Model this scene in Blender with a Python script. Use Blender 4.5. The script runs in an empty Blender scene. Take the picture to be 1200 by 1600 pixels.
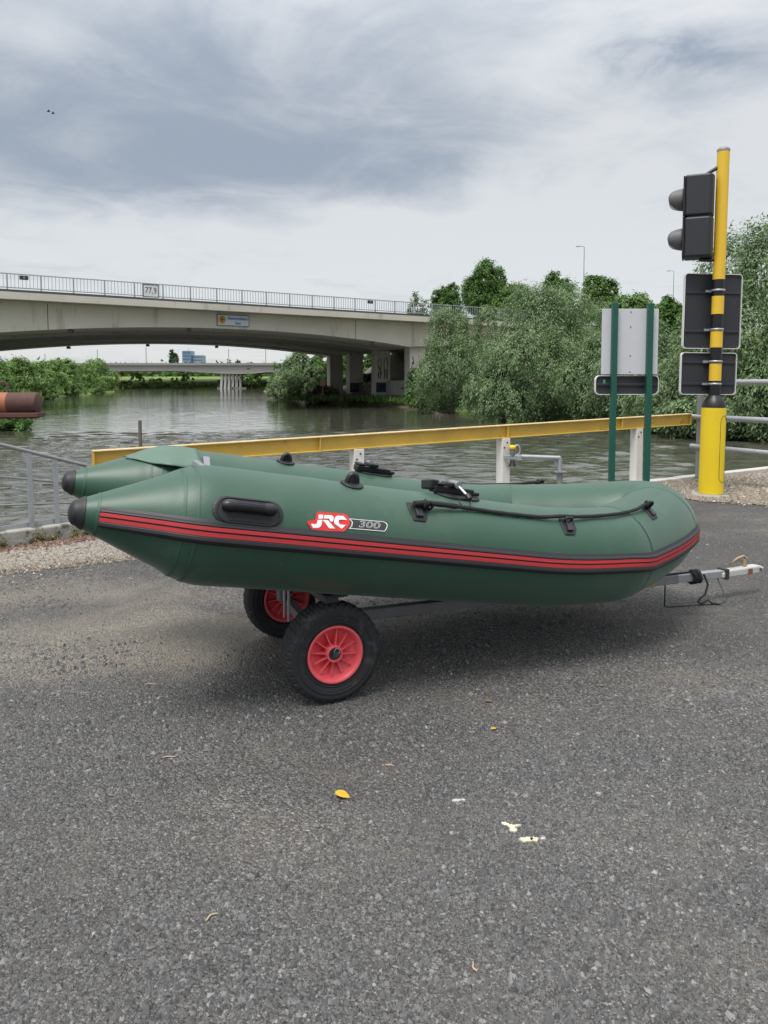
import bpy, bmesh, math, random
import numpy as np
from mathutils import Vector, Matrix
R = math.radians
scene = bpy.context.scene
col = scene.collection
rng = np.random.default_rng(7)
random.seed(7)
H = 1.3                      # lens height above the asphalt
PITCH = R(4)
# ------------------------------------------------------------------ camera
cam = bpy.data.cameras.new('camera')
cam.sensor_width = 36; cam.lens = 27; cam.shift_y = -119 / 1600
cam.clip_start = 0.05; cam.clip_end = 6000
cam_o = bpy.data.objects.new('camera', cam); col.objects.link(cam_o)
cam_o.location = (0, 0, H); cam_o.rotation_euler = (R(90) - PITCH, 0, 0)
scene.camera = cam_o
scene.view_settings.view_transform = 'Standard'
scene.view_settings.look = 'None'
scene.view_settings.exposure = 1.0
scene.view_settings.gamma = 1.0
scene.view_settings.use_curve_mapping = False
scene.cycles.max_bounces = 8
# ------------------------------------------------------------------ sky and sun
SUN_EL, SUN_AZ = R(64), R(-150)       # azimuth from +Y (ahead), negative = left
w = bpy.data.worlds.new('World'); scene.world = w; w.use_nodes = True
nt = w.node_tree; N = nt.nodes; L = nt.links
N.clear()
def nd(tree, t, **kw):
    n = tree.nodes.new(t)
    for k, v in kw.items(): setattr(n, k, v)
    return n
def sock(tree, s, v):
    if isinstance(v, bpy.types.NodeSocket): tree.links.new(v, s)
    else: s.default_value = v
def mth(tree, op, a, b=None, c=None, clamp=False):
    n = nd(tree, 'ShaderNodeMath', operation=op); n.use_clamp = clamp
    sock(tree, n.inputs[0], a)
    if b is not None: sock(tree, n.inputs[1], b)
    if c is not None: sock(tree, n.inputs[2], c)
    return n.outputs[0]
def mix(tree, f, a, b, mode='MIX'):
    n = nd(tree, 'ShaderNodeMix', data_type='RGBA', blend_type=mode)
    sock(tree, n.inputs[0], f); sock(tree, n.inputs[6], a); sock(tree, n.inputs[7], b)
    return n.outputs[2]
def sstep(tree, x, a, b):
    n = nd(tree, 'ShaderNodeMapRange', interpolation_type='SMOOTHSTEP')
    sock(tree, n.inputs[0], x); n.inputs[1].default_value = a; n.inputs[2].default_value = b
    return n.outputs[0]
def noise(tree, vec, scale, detail=4, rough=.5, dist=0, out=0):
    n = nd(tree, 'ShaderNodeTexNoise')
    if vec is not None: tree.links.new(vec, n.inputs['Vector'])
    n.inputs['Scale'].default_value = scale; n.inputs['Detail'].default_value = detail
    n.inputs['Roughness'].default_value = rough; n.inputs['Distortion'].default_value = dist
    return n.outputs[out]
def g4(c): return (c[0], c[1], c[2], 1)
SKY_STRENGTH = 0.12
sky = nd(nt, 'ShaderNodeTexSky', sky_type='NISHITA')
sky.sun_disc = False; sky.sun_elevation = SUN_EL; sky.sun_rotation = SUN_AZ
tc = nd(nt, 'ShaderNodeTexCoord')
sp = nd(nt, 'ShaderNodeSeparateXYZ'); L.new(tc.outputs['Generated'], sp.inputs[0])
zz = mth(nt, 'ADD', mth(nt, 'MAXIMUM', sp.outputs[2], 0.0), 0.12)
cb = nd(nt, 'ShaderNodeCombineXYZ')
L.new(mth(nt, 'DIVIDE', sp.outputs[0], zz), cb.inputs[0]); L.new(mth(nt, 'DIVIDE', sp.outputs[1], zz), cb.inputs[1])
P = cb.outputs[0]
n_big = noise(nt, P, 0.55, 3, .45, .3)
n_mid = noise(nt, P, 1.7, 8, .56, .8)
n_fine = noise(nt, P, 4.0, 9, .62, .5)
# the heavy rain cloud over the river, plus its lesser neighbours from the broad noise
def gauss(cx, cy, rx, ry):
    a = mth(nt, 'POWER', mth(nt, 'DIVIDE', mth(nt, 'SUBTRACT', mth(nt, 'DIVIDE', sp.outputs[0], zz), cx), rx), 2.0)
    b = mth(nt, 'POWER', mth(nt, 'DIVIDE', mth(nt, 'SUBTRACT', mth(nt, 'DIVIDE', sp.outputs[1], zz), cy), ry), 2.0)
    return mth(nt, 'EXPONENT', mth(nt, 'MULTIPLY', mth(nt, 'ADD', a, b), -1.0))
dark = mth(nt, 'ADD', mth(nt, 'MULTIPLY', gauss(-.62, 2.45, .85, .52), 1.0), mth(nt, 'MULTIPLY', gauss(-.25, 1.75, 1.0, .38), .42))
dark = mth(nt, 'SUBTRACT', dark, mth(nt, 'MULTIPLY', gauss(-.05, 3.3, .9, .55), .40))
dark = mth(nt, 'ADD', dark, mth(nt, 'MULTIPLY', mth(nt, 'MULTIPLY', gauss(.66, 1.83, .17, .09), sstep(nt, n_fine, .42, .66)), .50))
dark = mth(nt, 'ADD', dark, mth(nt, 'MULTIPLY', sstep(nt, n_big, .5, .72), .5))
dark = mth(nt, 'ADD', dark, mth(nt, 'MULTIPLY', mth(nt, 'SUBTRACT', n_mid, .5), 1.35))
dark = mth(nt, 'ADD', dark, mth(nt, 'MULTIPLY', mth(nt, 'SUBTRACT', n_fine, .5), .6))
dk = sstep(nt, dark, -.10, .95)
c_light = g4([v / SKY_STRENGTH for v in (.365, .372, .378)])
c_dark = g4([v / SKY_STRENGTH for v in (.166, .191, .227)])
cloud = mix(nt, dk, c_light, c_dark)
# an overcast sky is brighter towards the zenith
br = mth(nt, 'ADD', mth(nt, 'MULTIPLY', sstep(nt, sp.outputs[2], .26, 1.0), 1.6), 1.0)
vm = nd(nt, 'ShaderNodeVectorMath', operation='SCALE'); L.new(cloud, vm.inputs[0]); L.new(br, vm.inputs['Scale'])
full = mix(nt, 0.93, sky.outputs[0], vm.outputs[0])
bg = nd(nt, 'ShaderNodeBackground'); bg.inputs['Strength'].default_value = SKY_STRENGTH
L.new(full, bg.inputs[0])
wo = nd(nt, 'ShaderNodeOutputWorld'); L.new(bg.outputs[0], wo.inputs[0])
sun = bpy.data.lights.new('sun', 'SUN'); sun.energy = 1.5; sun.angle = R(22); sun.color = (1, .96, .9)
sun_o = bpy.data.objects.new('sun', sun); col.objects.link(sun_o)
sd = Vector((math.sin(SUN_AZ) * math.cos(SUN_EL), math.cos(SUN_AZ) * math.cos(SUN_EL), math.sin(SUN_EL)))
sun_o.rotation_euler = sd.to_track_quat('Z', 'Y').to_euler(); sun_o.location = (0, 0, 30)

# ------------------------------------------------------------------ helpers
def at(px, py, Y):
    """world point at distance Y ahead that the photograph shows at pixel (px, py) of 1200 x 1600"""
    u = (px - 600) / 1200; v = (681 - py) / 1200
    d = (u, math.cos(PITCH) + v * math.sin(PITCH), v * math.cos(PITCH) - math.sin(PITCH))
    k = Y / d[1]
    return Vector((u * k, Y, H + d[2] * k))
def X(px, Y): return at(px, 597, Y).x
def Z(py, Y): return at(600, py, Y).z
class MB:
    def __init__(s): s.v = []; s.f = []; s.sm = []; s.mi = []; s.m = 0
    def add(s, vs, fs, smooth=False):
        o = len(s.v); s.v += [tuple(p) for p in vs]
        for f in fs:
            s.f.append([i + o for i in f]); s.sm.append(smooth); s.mi.append(s.m)
        return s
    def box(s, c, d, M=None):
        x, y, z = d[0] / 2, d[1] / 2, d[2] / 2
        vs = [Vector((i, j, k)) for k in (-z, z) for j in (-y, y) for i in (-x, x)]
        if M is not None: vs = [M @ p for p in vs]
        c = Vector(c); vs = [p + c for p in vs]
        return s.add(vs, [(0, 2, 3, 1), (4, 5, 7, 6), (0, 1, 5, 4), (2, 6, 7, 3), (0, 4, 6, 2), (1, 3, 7, 5)])
    def bar(s, a, b, wd, ht, up=(0, 0, 1)):
        a = Vector(a); b = Vector(b); x = (b - a); ln = x.length; x.normalize()
        y = Vector(up).cross(x)
        if y.length < 1e-5: y = Vector((0, 1, 0)).cross(x)
        y.normalize(); z = x.cross(y)
        M = Matrix((x, y, z)).transposed()
        return s.box((a + b) / 2, (ln, wd, ht), M)
    def tube(s, path, r, seg=10, cap=True, smooth=True, closed=False):
        path = [Vector(p) for p in path]; n = len(path)
        rr = r if hasattr(r, '__len__') else [r] * n
        vs = []; prev = None
        for i, p in enumerate(path):
            if closed: t = path[(i + 1) % n] - path[i - 1]
            else: t = path[min(i + 1, n - 1)] - path[max(i - 1, 0)]
            t.normalize()
            if prev is None:
                a = Vector((0, 0, 1)) if abs(t.z) < .9 else Vector((1, 0, 0))
                x = a.cross(t).normalized()
            else:
                x = (prev - t * prev.dot(t)).normalized()
            prev = x; y = t.cross(x)
            for k in range(seg):
                q = 2 * math.pi * k / seg
                vs.append(p + (x * math.cos(q) + y * math.sin(q)) * rr[i])
        fs = []
        for i in range(n if closed else n - 1):
            j = (i + 1) % n
            for k in range(seg):
                fs.append((i * seg + k, i * seg + (k + 1) % seg, j * seg + (k + 1) % seg, j * seg + k))
        s.add(vs, fs, smooth)
        if cap and not closed:
            s.add(vs[:seg], [list(reversed(range(seg)))]); s.add(vs[(n - 1) * seg:], [list(range(seg))])
        return s
    def lathe(s, prof, o=(0, 0, 0), ax=(0, 0, 1), seg=32, smooth=True, radf=None, closed=False):
        ax = Vector(ax).normalized(); a = Vector((1, 0, 0)) if abs(ax.x) < .9 else Vector((0, 1, 0))
        x = a.cross(ax).normalized(); y = ax.cross(x); o = Vector(o); vs = []
        n = len(prof)
        for i, (r, h) in enumerate(prof):
            for k in range(seg):
                q = 2 * math.pi * k / seg; rr = radf(i, k, r) if radf else r
                vs.append(o + ax * h + (x * math.cos(q) + y * math.sin(q)) * rr)
        fs = []
        for i in range(n if closed else n - 1):
            j = (i + 1) % n
            for k in range(seg):
                fs.append((i * seg + k, i * seg + (k + 1) % seg, j * seg + (k + 1) % seg, j * seg + k))
        s.add(vs, fs, smooth)
        if not closed:
            if prof[0][0] > 1e-4: s.add(vs[:seg], [list(reversed(range(seg)))])
            if prof[-1][0] > 1e-4: s.add(vs[(n - 1) * seg:], [list(range(seg))])
        return s
    def prism(s, pts, fn, a, b):
        """outline pts (2-D) carried by fn(x, y, h) between heights a and b"""
        n = len(pts)
        vs = [fn(p[0], p[1], a) for p in pts] + [fn(p[0], p[1], b) for p in pts]
        fs = [list(reversed(range(n))), list(range(n, 2 * n))] + [(i, (i + 1) % n, n + (i + 1) % n, n + i) for i in range(n)]
        return s.add(vs, fs)
    def build(s, name, mat, parent=None, bevel=0, tri=False, loc=None):
        me = bpy.data.meshes.new(name); me.from_pydata(s.v, [], s.f)
        me.polygons.foreach_set('use_smooth', s.sm)
        for m in (mat if isinstance(mat, (list, tuple)) else [mat]): me.materials.append(m)
        if any(s.mi): me.polygons.foreach_set('material_index', s.mi)
        bm = bmesh.new(); bm.from_mesh(me); bmesh.ops.recalc_face_normals(bm, faces=bm.faces)
        if tri: bmesh.ops.triangulate(bm, faces=[f for f in bm.faces if len(f.verts) > 4])
        bm.to_mesh(me); bm.free()
        o = bpy.data.objects.new(name, me); col.objects.link(o)
        if parent is not None: o.parent = parent
        if loc is not None: o.location = loc
        if bevel:
            b = o.modifiers.new('bevel', 'BEVEL'); b.width = bevel; b.segments = 2; b.limit_method = 'ANGLE'; b.angle_limit = R(40)
            b.harden_normals = False
        return o
def tag(o, label=None, cat=None, group=None, kind=None):
    if label: o['label'] = label
    if cat: o['category'] = cat
    if group: o['group'] = group
    if kind: o['kind'] = kind
    return o
def empty(name, loc, rz=0):
    o = bpy.data.objects.new(name, None); col.objects.link(o); o.location = loc; o.rotation_euler = (0, 0, rz); o.empty_display_size = .2
    return o
def copy_tree(o, parent=None):
    c = o.copy(); col.objects.link(c)
    if parent is not None: c.parent = parent
    for ch in list(o.children): copy_tree(ch, c)
    return c
def soup(name, V, F, mat, tint=None, smooth=False, parent=None):
    """mesh from numpy arrays: V (n,3), F (m,k)"""
    me = bpy.data.meshes.new(name); n, (m, k) = len(V), F.shape
    me.vertices.add(n); me.vertices.foreach_set('co', np.ascontiguousarray(V, dtype=np.float32).ravel())
    me.loops.add(m * k); me.loops.foreach_set('vertex_index', np.ascontiguousarray(F, dtype=np.int32).ravel())
    me.polygons.add(m); me.polygons.foreach_set('loop_start', np.arange(0, m * k, k, dtype=np.int32))
    me.polygons.foreach_set('use_smooth', np.full(m, smooth))
    me.update(calc_edges=True)
    if tint is not None:
        at_ = me.attributes.new('tint', 'FLOAT', 'FACE'); at_.data.foreach_set('value', tint.astype(np.float32))
    me.materials.append(mat)
    o = bpy.data.objects.new(name, me); col.objects.link(o)
    if parent is not None: o.parent = parent
    return o

# ------------------------------------------------------------------ materials
def new_mat(name):
    m = bpy.data.materials.new(name); m.use_nodes = True
    t = m.node_tree; b = t.nodes['Principled BSDF']
    return m, t, b
def M(name, c, rough=.6, metal=0, var=.12, scale=6, bump=0, bscale=60, spots=None, spot_amt=.5, spot_scale=8, spec=.5, spot_th=.58, streak=1.0):
    m, t, b = new_mat(name)
    o = nd(t, 'ShaderNodeTexCoord').outputs['Object']
    n = noise(t, o, scale, 6, .6)
    k = mth(t, 'ADD', mth(t, 'MULTIPLY', mth(t, 'SUBTRACT', n, .5), var * 4), 1.0)
    v = nd(t, 'ShaderNodeVectorMath', operation='SCALE'); v.inputs[0].default_value = c; t.links.new(k, v.inputs['Scale'])
    cc = v.outputs[0]
    if spots:
        so = o
        if streak != 1.0:
            mp_s = nd(t, 'ShaderNodeMapping'); t.links.new(o, mp_s.inputs[0]); mp_s.inputs['Scale'].default_value = (1, 1, streak); so = mp_s.outputs[0]
        s_ = sstep(t, noise(t, so, spot_scale, 8, .65), spot_th, spot_th + .1)
        cc = mix(t, mth(t, 'MULTIPLY', s_, spot_amt), cc, g4(spots))
    t.links.new(cc, b.inputs['Base Color'])
    b.inputs['Roughness'].default_value = rough; b.inputs['Metallic'].default_value = metal
    b.inputs['Specular IOR Level'].default_value = spec
    if bump:
        bp = nd(t, 'ShaderNodeBump'); bp.inputs['Strength'].default_value = 1; bp.inputs['Distance'].default_value = bump
        t.links.new(noise(t, o, bscale, 5, .6), bp.inputs['Height']); t.links.new(bp.outputs[0], b.inputs['Normal'])
    return m
def leaf_mat(name, dark_c, light_c, trans=.25):
    m, t, b = new_mat(name)
    a = nd(t, 'ShaderNodeAttribute', attribute_name='tint').outputs['Fac']
    c = mix(t, a, g4(dark_c), g4(light_c))
    t.links.new(c, b.inputs['Base Color']); b.inputs['Roughness'].default_value = .55; b.inputs['Specular IOR Level'].default_value = .3
    tr = nd(t, 'ShaderNodeBsdfTranslucent'); t.links.new(c, tr.inputs[0])
    ms = nd(t, 'ShaderNodeMixShader'); ms.inputs[0].default_value = trans
    t.links.new(b.outputs[0], ms.inputs[1]); t.links.new(tr.outputs[0], ms.inputs[2])
    t.links.new(ms.outputs[0], t.nodes['Material Output'].inputs['Surface'])
    return m
def stone_mat(name, c0, c1, c2):
    m, t, b = new_mat(name)
    a = nd(t, 'ShaderNodeAttribute', attribute_name='tint').outputs['Fac']
    r = nd(t, 'ShaderNodeValToRGB'); t.links.new(a, r.inputs[0])
    r.color_ramp.elements[0].color = g4(c0); r.color_ramp.elements[1].color = g4(c2)
    e = r.color_ramp.elements.new(.6); e.color = g4(c1)
    t.links.new(r.outputs[0], b.inputs['Base Color']); b.inputs['Roughness'].default_value = .75
    return m
galv = M('galvanised_steel', (.36, .38, .40), .45, .5, .12, 14, spots=(.22, .2, .17), spot_amt=.4)
galv_dull = M('weathered_grey_steel', (.22, .23, .24), .55, .3, .12, 10, spots=(.12, .09, .07), spot_amt=.5)
dark_steel = M('dark_trailer_steel', (.05, .055, .06), .5, .4, .15, 10, spots=(.16, .15, .13), spot_amt=.35)
black_rubber = M('black_rubber', (.012, .0125, .016), .55, 0, .1, 30)
black_plastic = M('black_plastic', (.011, .0115, .014), .4, 0, .1, 30)
tyre_mat = M('tyre_rubber', (.016, .017, .020), .75, 0, .15, 14, bump=.002, bscale=120, spots=(.085, .078, .066), spot_amt=.5, spot_scale=16, spot_th=.54)
rim_red = M('red_plastic_rim', (.76, .10, .12), .45, 0, .07, 10, spots=(.72, .26, .25), spot_amt=.5, spot_scale=16)
stripe_red = M('red_rubbing_stripe', (.43, .03, .036), .6, 0, .06, 8, spots=(.35, .03, .03), spot_amt=.35)
concrete = M('bridge_concrete', (.52, .495, .43), .85, 0, .09, .35, bump=.01, bscale=3, spots=(.27, .255, .22), spot_amt=.5, spot_scale=1.1, streak=.18, spot_th=.55)
concrete_under = M('soffit_concrete', (.55, .55, .53), .85, 0, .08, .5, spots=(.2, .2, .19), spot_amt=.3, spot_scale=.5)
concrete_dark = M('stained_concrete', (.20, .19, .17), .9, 0, .15, .8, spots=(.08, .08, .07), spot_amt=.6, spot_scale=1.2)
kerb_con = M('mossy_concrete', (.30, .29, .26), .9, 0, .15, 5, bump=.01, bscale=25, spots=(.05, .055, .035), spot_amt=.85, spot_scale=7, spot_th=.52)
bridge_rail = M('bridge_railing_paint', (.32, .35, .37), .5, .2, .05, 2)
white_paint = M('chipped_white_paint', (.62, .61, .58), .55, 0, .06, 6, spots=(.28, .17, .09), spot_amt=.75, spot_scale=9, spot_th=.66)
yellow_beam = M('weathered_yellow_paint', (.56, .38, .07), .5, 0, .14, 4, spots=(.22, .10, .04), spot_amt=.8, spot_scale=6, spot_th=.62, bump=.002, bscale=20)
pale_worn = M('worn_flange_paint', (.52, .40, .16), .55, 0, .12, 9, spots=(.60, .52, .36), spot_amt=.8, spot_scale=12, spot_th=.5)
yellow_pole = M('yellow_paint', (.72, .46, .03), .4, 0, .04, 3, spots=(.30, .2, .07), spot_amt=.5, spot_scale=16, spot_th=.63, streak=.3)
yellow_bright = M('bright_yellow_plastic', (.74, .54, .015), .4, 0, .04, 3, spots=(.42, .32, .08), spot_amt=.35, spot_scale=9, spot_th=.62, streak=.25)
black_paint = M('glossy_black_paint', (.006, .006, .007), .42, 0, .1, 8)
green_post = M('dark_green_paint', (.006, .075, .052), .4, 0, .1, 4, spots=(.06, .10, .08), spot_amt=.4, spot_scale=14, spot_th=.64)
sign_grey = M('grey_sign_back', (.026, .029, .035), .55, .1, .08, 5, spots=(.06, .063, .066), spot_amt=.3, spot_scale=4)
sign_white = M('white_sign_back', (.52, .53, .56), .5, 0, .04, 3, spots=(.45, .44, .42), spot_amt=.3, spot_scale=7)
sign_edge = M('pale_sign_edge', (.7, .7, .7), .4, .2, .03, 6)
signal_body = M('signal_housing', (.016, .019, .024), .5, 0, .08, 12, spots=(.035, .038, .042), spot_amt=.3, spot_scale=10)
signal_hood = M('signal_hood', (.11, .11, .115), .55, 0, .05, 10)
rust = M('rusty_steel', (.10, .045, .038), .75, .1, .25, 3, bump=.006, bscale=14, spots=(.07, .04, .04), spot_amt=.7, spot_scale=4, spot_th=.5)
rust_orange = M('orange_primer', (.30, .105, .05), .7, 0, .15, 5, spots=(.2, .07, .05), spot_amt=.6, spot_scale=7)
bark = M('bark', (.10, .08, .06), .9, 0, .2, 6, bump=.03, bscale=8)
rope_black = M('black_rope', (.012, .012, .014), .8, 0, .2, 200, bump=.003, bscale=300)
rope_tan = M('frayed_tan_rope', (.34, .27, .17), .9, 0, .2, 120, bump=.003, bscale=200)
chrome = M('chrome', (.75, .75, .76), .15, 1, .02, 5)
white_print = M('white_print', (.78, .78, .78), .5, 0, .02, 8)
red_print = M('red_print', (.60, .03, .025), .45, 0, .03, 8)
dark_print = M('dark_print', (.03, .033, .036), .5, 0, .05, 8)
blue_print = M('blue_print', (.03, .08, .28), .5, 0, .05, 8)
sign_pale = M('pale_sign_face', (.50, .58, .66), .5, 0, .05, 2)
ochre = M('ochre_emblem', (.62, .36, .04), .5, 0, .05, 2)
willow_leaf = leaf_mat('willow_leaves', (.085, .145, .055), (.28, .385, .20), .3)
broad_leaf = leaf_mat('broad_leaves', (.04, .10, .02), (.14, .26, .06), .3)
light_leaf = leaf_mat('light_green_leaves', (.065, .13, .028), (.17, .28, .08), .3)
far_leaf = leaf_mat('far_bank_leaves', (.10, .18, .045), (.25, .38, .12), .3)
poplar_leaf = leaf_mat('poplar_leaves', (.035, .06, .035), (.10, .14, .08), .2)
stones_grey = stone_mat('grey_chippings', (.060, .060, .062), (.135, .134, .135), (.30, .295, .285))
stones_tan = stone_mat('tan_gravel', (.10, .085, .065), (.27, .23, .18), (.52, .47, .40))
# PVC of the boat: satin, faintly mottled and dusty
boat_green, t, b = new_mat('green_boat_fabric')
o_ = nd(t, 'ShaderNodeTexCoord').outputs['Object']
c1 = mix(t, noise(t, o_, 3, 5, .6), g4((.012, .058, .032)), g4((.018, .072, .042)))
sp1 = sstep(t, noise(t, o_, 75, 3, .6), .68, .73)
sp2 = sstep(t, noise(t, o_, 14, 4, .7), .5, .75)
c1 = mix(t, mth(t, 'MULTIPLY', mth(t, 'MULTIPLY', sp1, sp2), .8), c1, g4((.32, .33, .26)))
mps = nd(t, 'ShaderNodeMapping'); t.links.new(o_, mps.inputs[0]); mps.inputs['Scale'].default_value = (2.5, 30, 30); mps.inputs['Rotation'].default_value = (0, .12, .1)
c1 = mix(t, mth(t, 'MULTIPLY', mth(t, 'MULTIPLY', sstep(t, noise(t, mps.outputs[0], 1.6, 6, .7), .60, .75), sstep(t, noise(t, o_, 2.6, 3, .5), .45, .7)), .20), c1, g4((.20, .23, .20)))
c1 = mix(t, mth(t, 'MULTIPLY', sstep(t, noise(t, o_, 1.7, 6, .7), .5, .8), .12), c1, g4((.2, .22, .19)))
t.links.new(c1, b.inputs['Base Color'])
b.inputs['Roughness'].default_value = .46; b.inputs['Specular IOR Level'].default_value = .5; b.inputs['Coat Weight'].default_value = .2; b.inputs['Coat Roughness'].default_value = .38; b.inputs['Sheen Weight'].default_value = .16; b.inputs['Sheen Roughness'].default_value = .45; b.inputs['Sheen Tint'].default_value = (.85, 1, .93, 1)
bp = nd(t, 'ShaderNodeBump'); bp.inputs['Distance'].default_value = .0012; bp.inputs['Strength'].default_value = .5
t.links.new(mth(t, 'ADD', noise(t, o_, 350, 2, .5), mth(t, 'MULTIPLY', noise(t, o_, 7, 3, .5), 2.0)), bp.inputs['Height'])
t.links.new(bp.outputs[0], b.inputs['Normal'])
boat_seam = M('green_seam_tape', (.030, .085, .058), .5, 0, .06, 8)
# ------------------------------------------------------------------ asphalt, concrete apron, gravel verge
asph, t, b = new_mat('worn_asphalt')
o_ = nd(t, 'ShaderNodeTexCoord').outputs['Object']
sx = nd(t, 'ShaderNodeSeparateXYZ'); t.links.new(o_, sx.inputs[0])
def voro(tree, vec, scale, feature='F1', rnd=1):
    n = nd(tree, 'ShaderNodeTexVoronoi', feature=feature); tree.links.new(vec, n.inputs['Vector'])
    n.inputs['Scale'].default_value = scale; n.inputs['Randomness'].default_value = rnd
    return n
def blob(tree, s_, cx, cy, rx, ry):
    a = mth(tree, 'POWER', mth(tree, 'DIVIDE', mth(tree, 'SUBTRACT', s_.outputs[0], cx), rx), 2.0)
    c = mth(tree, 'POWER', mth(tree, 'DIVIDE', mth(tree, 'SUBTRACT', s_.outputs[1], cy), ry), 2.0)
    return mth(tree, 'EXPONENT', mth(tree, 'MULTIPLY', mth(tree, 'ADD', a, c), -1.0))
v1 = voro(t, o_, 105); v2 = voro(t, o_, 210); v3 = voro(t, o_, 46)
hsv = nd(t, 'ShaderNodeSeparateColor'); t.links.new(v1.outputs['Color'], hsv.inputs[0])
hsv2 = nd(t, 'ShaderNodeSeparateColor'); t.links.new(v2.outputs['Color'], hsv2.inputs[0])
agg = nd(t, 'ShaderNodeValToRGB'); t.links.new(mth(t, 'ADD', mth(t, 'MULTIPLY', hsv.outputs[0], .65), mth(t, 'MULTIPLY', hsv2.outputs[0], .35)), agg.inputs[0])
agg.color_ramp.elements[0].color = (.052, .050, .048, 1); agg.color_ramp.elements[1].color = (.47, .455, .43, 1)
e = agg.color_ramp.elements.new(.62); e.color = (.20, .195, .188, 1)
e = agg.color_ramp.elements.new(.86); e.color = (.30, .292, .28, 1)
cc = agg.outputs[0]
# bitumen between the chips
gap = sstep(t, v1.outputs['Distance'], .45, .75)
cc = mix(t, mth(t, 'MULTIPLY', gap, .75), cc, (.055, .053, .050, 1))
big = noise(t, o_, .55, 5, .6, .4)
cc = mix(t, mth(t, 'MULTIPLY', sstep(t, big, .40, .60), .55), cc, (.075, .073, .073, 1))      # patches of richer bitumen
brn = sstep(t, noise(t, o_, 1.9, 7, .7), .47, .66)
cc = mix(t, mth(t, 'MULTIPLY', brn, .38), cc, (.19, .165, .14, 1))
mpt = nd(t, 'ShaderNodeMapping'); t.links.new(o_, mpt.inputs[0]); mpt.inputs['Scale'].default_value = (.35, 1.5, 1); mpt.inputs['Rotation'].default_value = (0, 0, R(-24))
wear = noise(t, mpt.outputs[0], 1.1, 5, .6, .3)
cc = mix(t, mth(t, 'MULTIPLY', sstep(t, wear, .50, .66), .42), cc, mix(t, 1.0, cc, (1.75, 1.64, 1.50, 1), 'MULTIPLY'))
cc = mix(t, mth(t, 'MULTIPLY', sstep(t, wear, .47, .34), .40), cc, mix(t, 1.0, cc, (.45, .45, .47, 1), 'MULTIPLY'))
# sand and dust swept up near the quay
edge = noise(t, o_, 1.6, 7, .7, .5)
dm = mth(t, 'ADD', blob(t, sx, -1.75, 3.55, 1.15, .42), mth(t, 'MULTIPLY', blob(t, sx, -.95, 3.95, .8, .35), .8))
dm = mth(t, 'ADD', dm, mth(t, 'MULTIPLY', blob(t, sx, -2.4, 4.7, 1.7, .6), .8))
dmask = sstep(t, mth(t, 'ADD', dm, mth(t, 'MULTIPLY', mth(t, 'SUBTRACT', edge, .5), 1.3)), .30, .85)
sandy = mth(t, 'MULTIPLY', dmask, mth(t, 'ADD', .22, mth(t, 'MULTIPLY', sstep(t, mth(t, 'ADD', v1.outputs['Distance'], mth(t, 'MULTIPLY', noise(t, o_, 30, 4, .6), .8)), .55, 1.05), .6)))
cc = mix(t, mth(t, 'MULTIPLY', dmask, .8), cc, mix(t, 1.0, cc, (1.72, 1.60, 1.40, 1), 'MULTIPLY'))
cc = mix(t, mth(t, 'MULTIPLY', sandy, .45), cc, (.33, .305, .262, 1))
t.links.new(cc, b.inputs['Base Color']); b.inputs['Roughness'].default_value = .8; b.inputs['Specular IOR Level'].default_value = .35
hgt = mth(t, 'ADD', mth(t, 'MULTIPLY', v1.outputs['Distance'], -1.0), mth(t, 'MULTIPLY', v2.outputs['Distance'], -.4))
hgt = mth(t, 'ADD', hgt, mth(t, 'MULTIPLY', hsv.outputs[1], .7))
hgt = mth(t, 'ADD', hgt, mth(t, 'MULTIPLY', noise(t, o_, 9, 4, .6), 1.5))
bp = nd(t, 'ShaderNodeBump'); bp.inputs['Distance'].default_value = .015; bp.inputs['Strength'].default_value = 1.0
t.links.new(hgt, bp.inputs['Height']); t.links.new(bp.outputs[0], b.inputs['Normal'])

quay = [(-60, -8), (-12, .2), (-6, 3.3), (-3.0, 5.94), (-2.62, 6.31), (3.8, 10.04), (5.7, 11.3), (12, 14.5), (40, 25), (80, 42)]
g = MB(); g.add([(x, y, 0) for x, y in quay] + [(80, -60, 0), (-60, -60, 0)], [list(range(len(quay) + 2))])
tag(g.build('asphalt_ground', asph, tri=True), kind='structure')
# the concrete strip along the kerb
apron_m = M('dusty_concrete_apron', (.27, .245, .21), .9, 0, .14, 2.5, bump=.008, bscale=80, spots=(.10, .09, .08), spot_amt=.7, spot_scale=38, spot_th=.5)
ap = [(-7.5, 1.1), (-2.68, 5.16), (-1.87, 5.66), (1.0, 7.35), (3.2, 8.75), (3.3, 9.70), (-2.55, 6.27), (-3.0, 5.86), (-6, 3.2), (-8.5, 1.8)]
ap = [(ap[i][0] + (ap[i + 1][0] - ap[i][0]) * k / 24 + random.gauss(0, .016), ap[i][1] + (ap[i + 1][1] - ap[i][1]) * k / 24 + random.gauss(0, .035)) for i in range(4) for k in range(24)] + ap[4:]
a_ = MB(); a_.add([(x, y, .004) for x, y in ap], [list(range(len(ap)))])
tag(a_.build('concrete_apron', apron_m, tri=True), kind='structure')
# gravel verge on the right
verge_m = M('gravel_bed', (.22, .19, .15), .95, 0, .15, 3, bump=.012, bscale=60, spots=(.36, .31, .25), spot_amt=.8, spot_scale=45, spot_th=.52)
vg = [(3.0, 9.5), (3.25, 8.62), (3.55, 8.28), (4.0, 8.04), (5.0, 7.75), (9, 6.8), (30, 8), (40, 24.9), (12, 14.4), (5.7, 11.2), (3.8, 9.95)]
a_ = MB(); a_.add([(x, y, .010) for x, y in vg], [list(range(len(vg)))])
tag(a_.build('gravel_verge', verge_m, tri=True), kind='structure')

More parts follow.
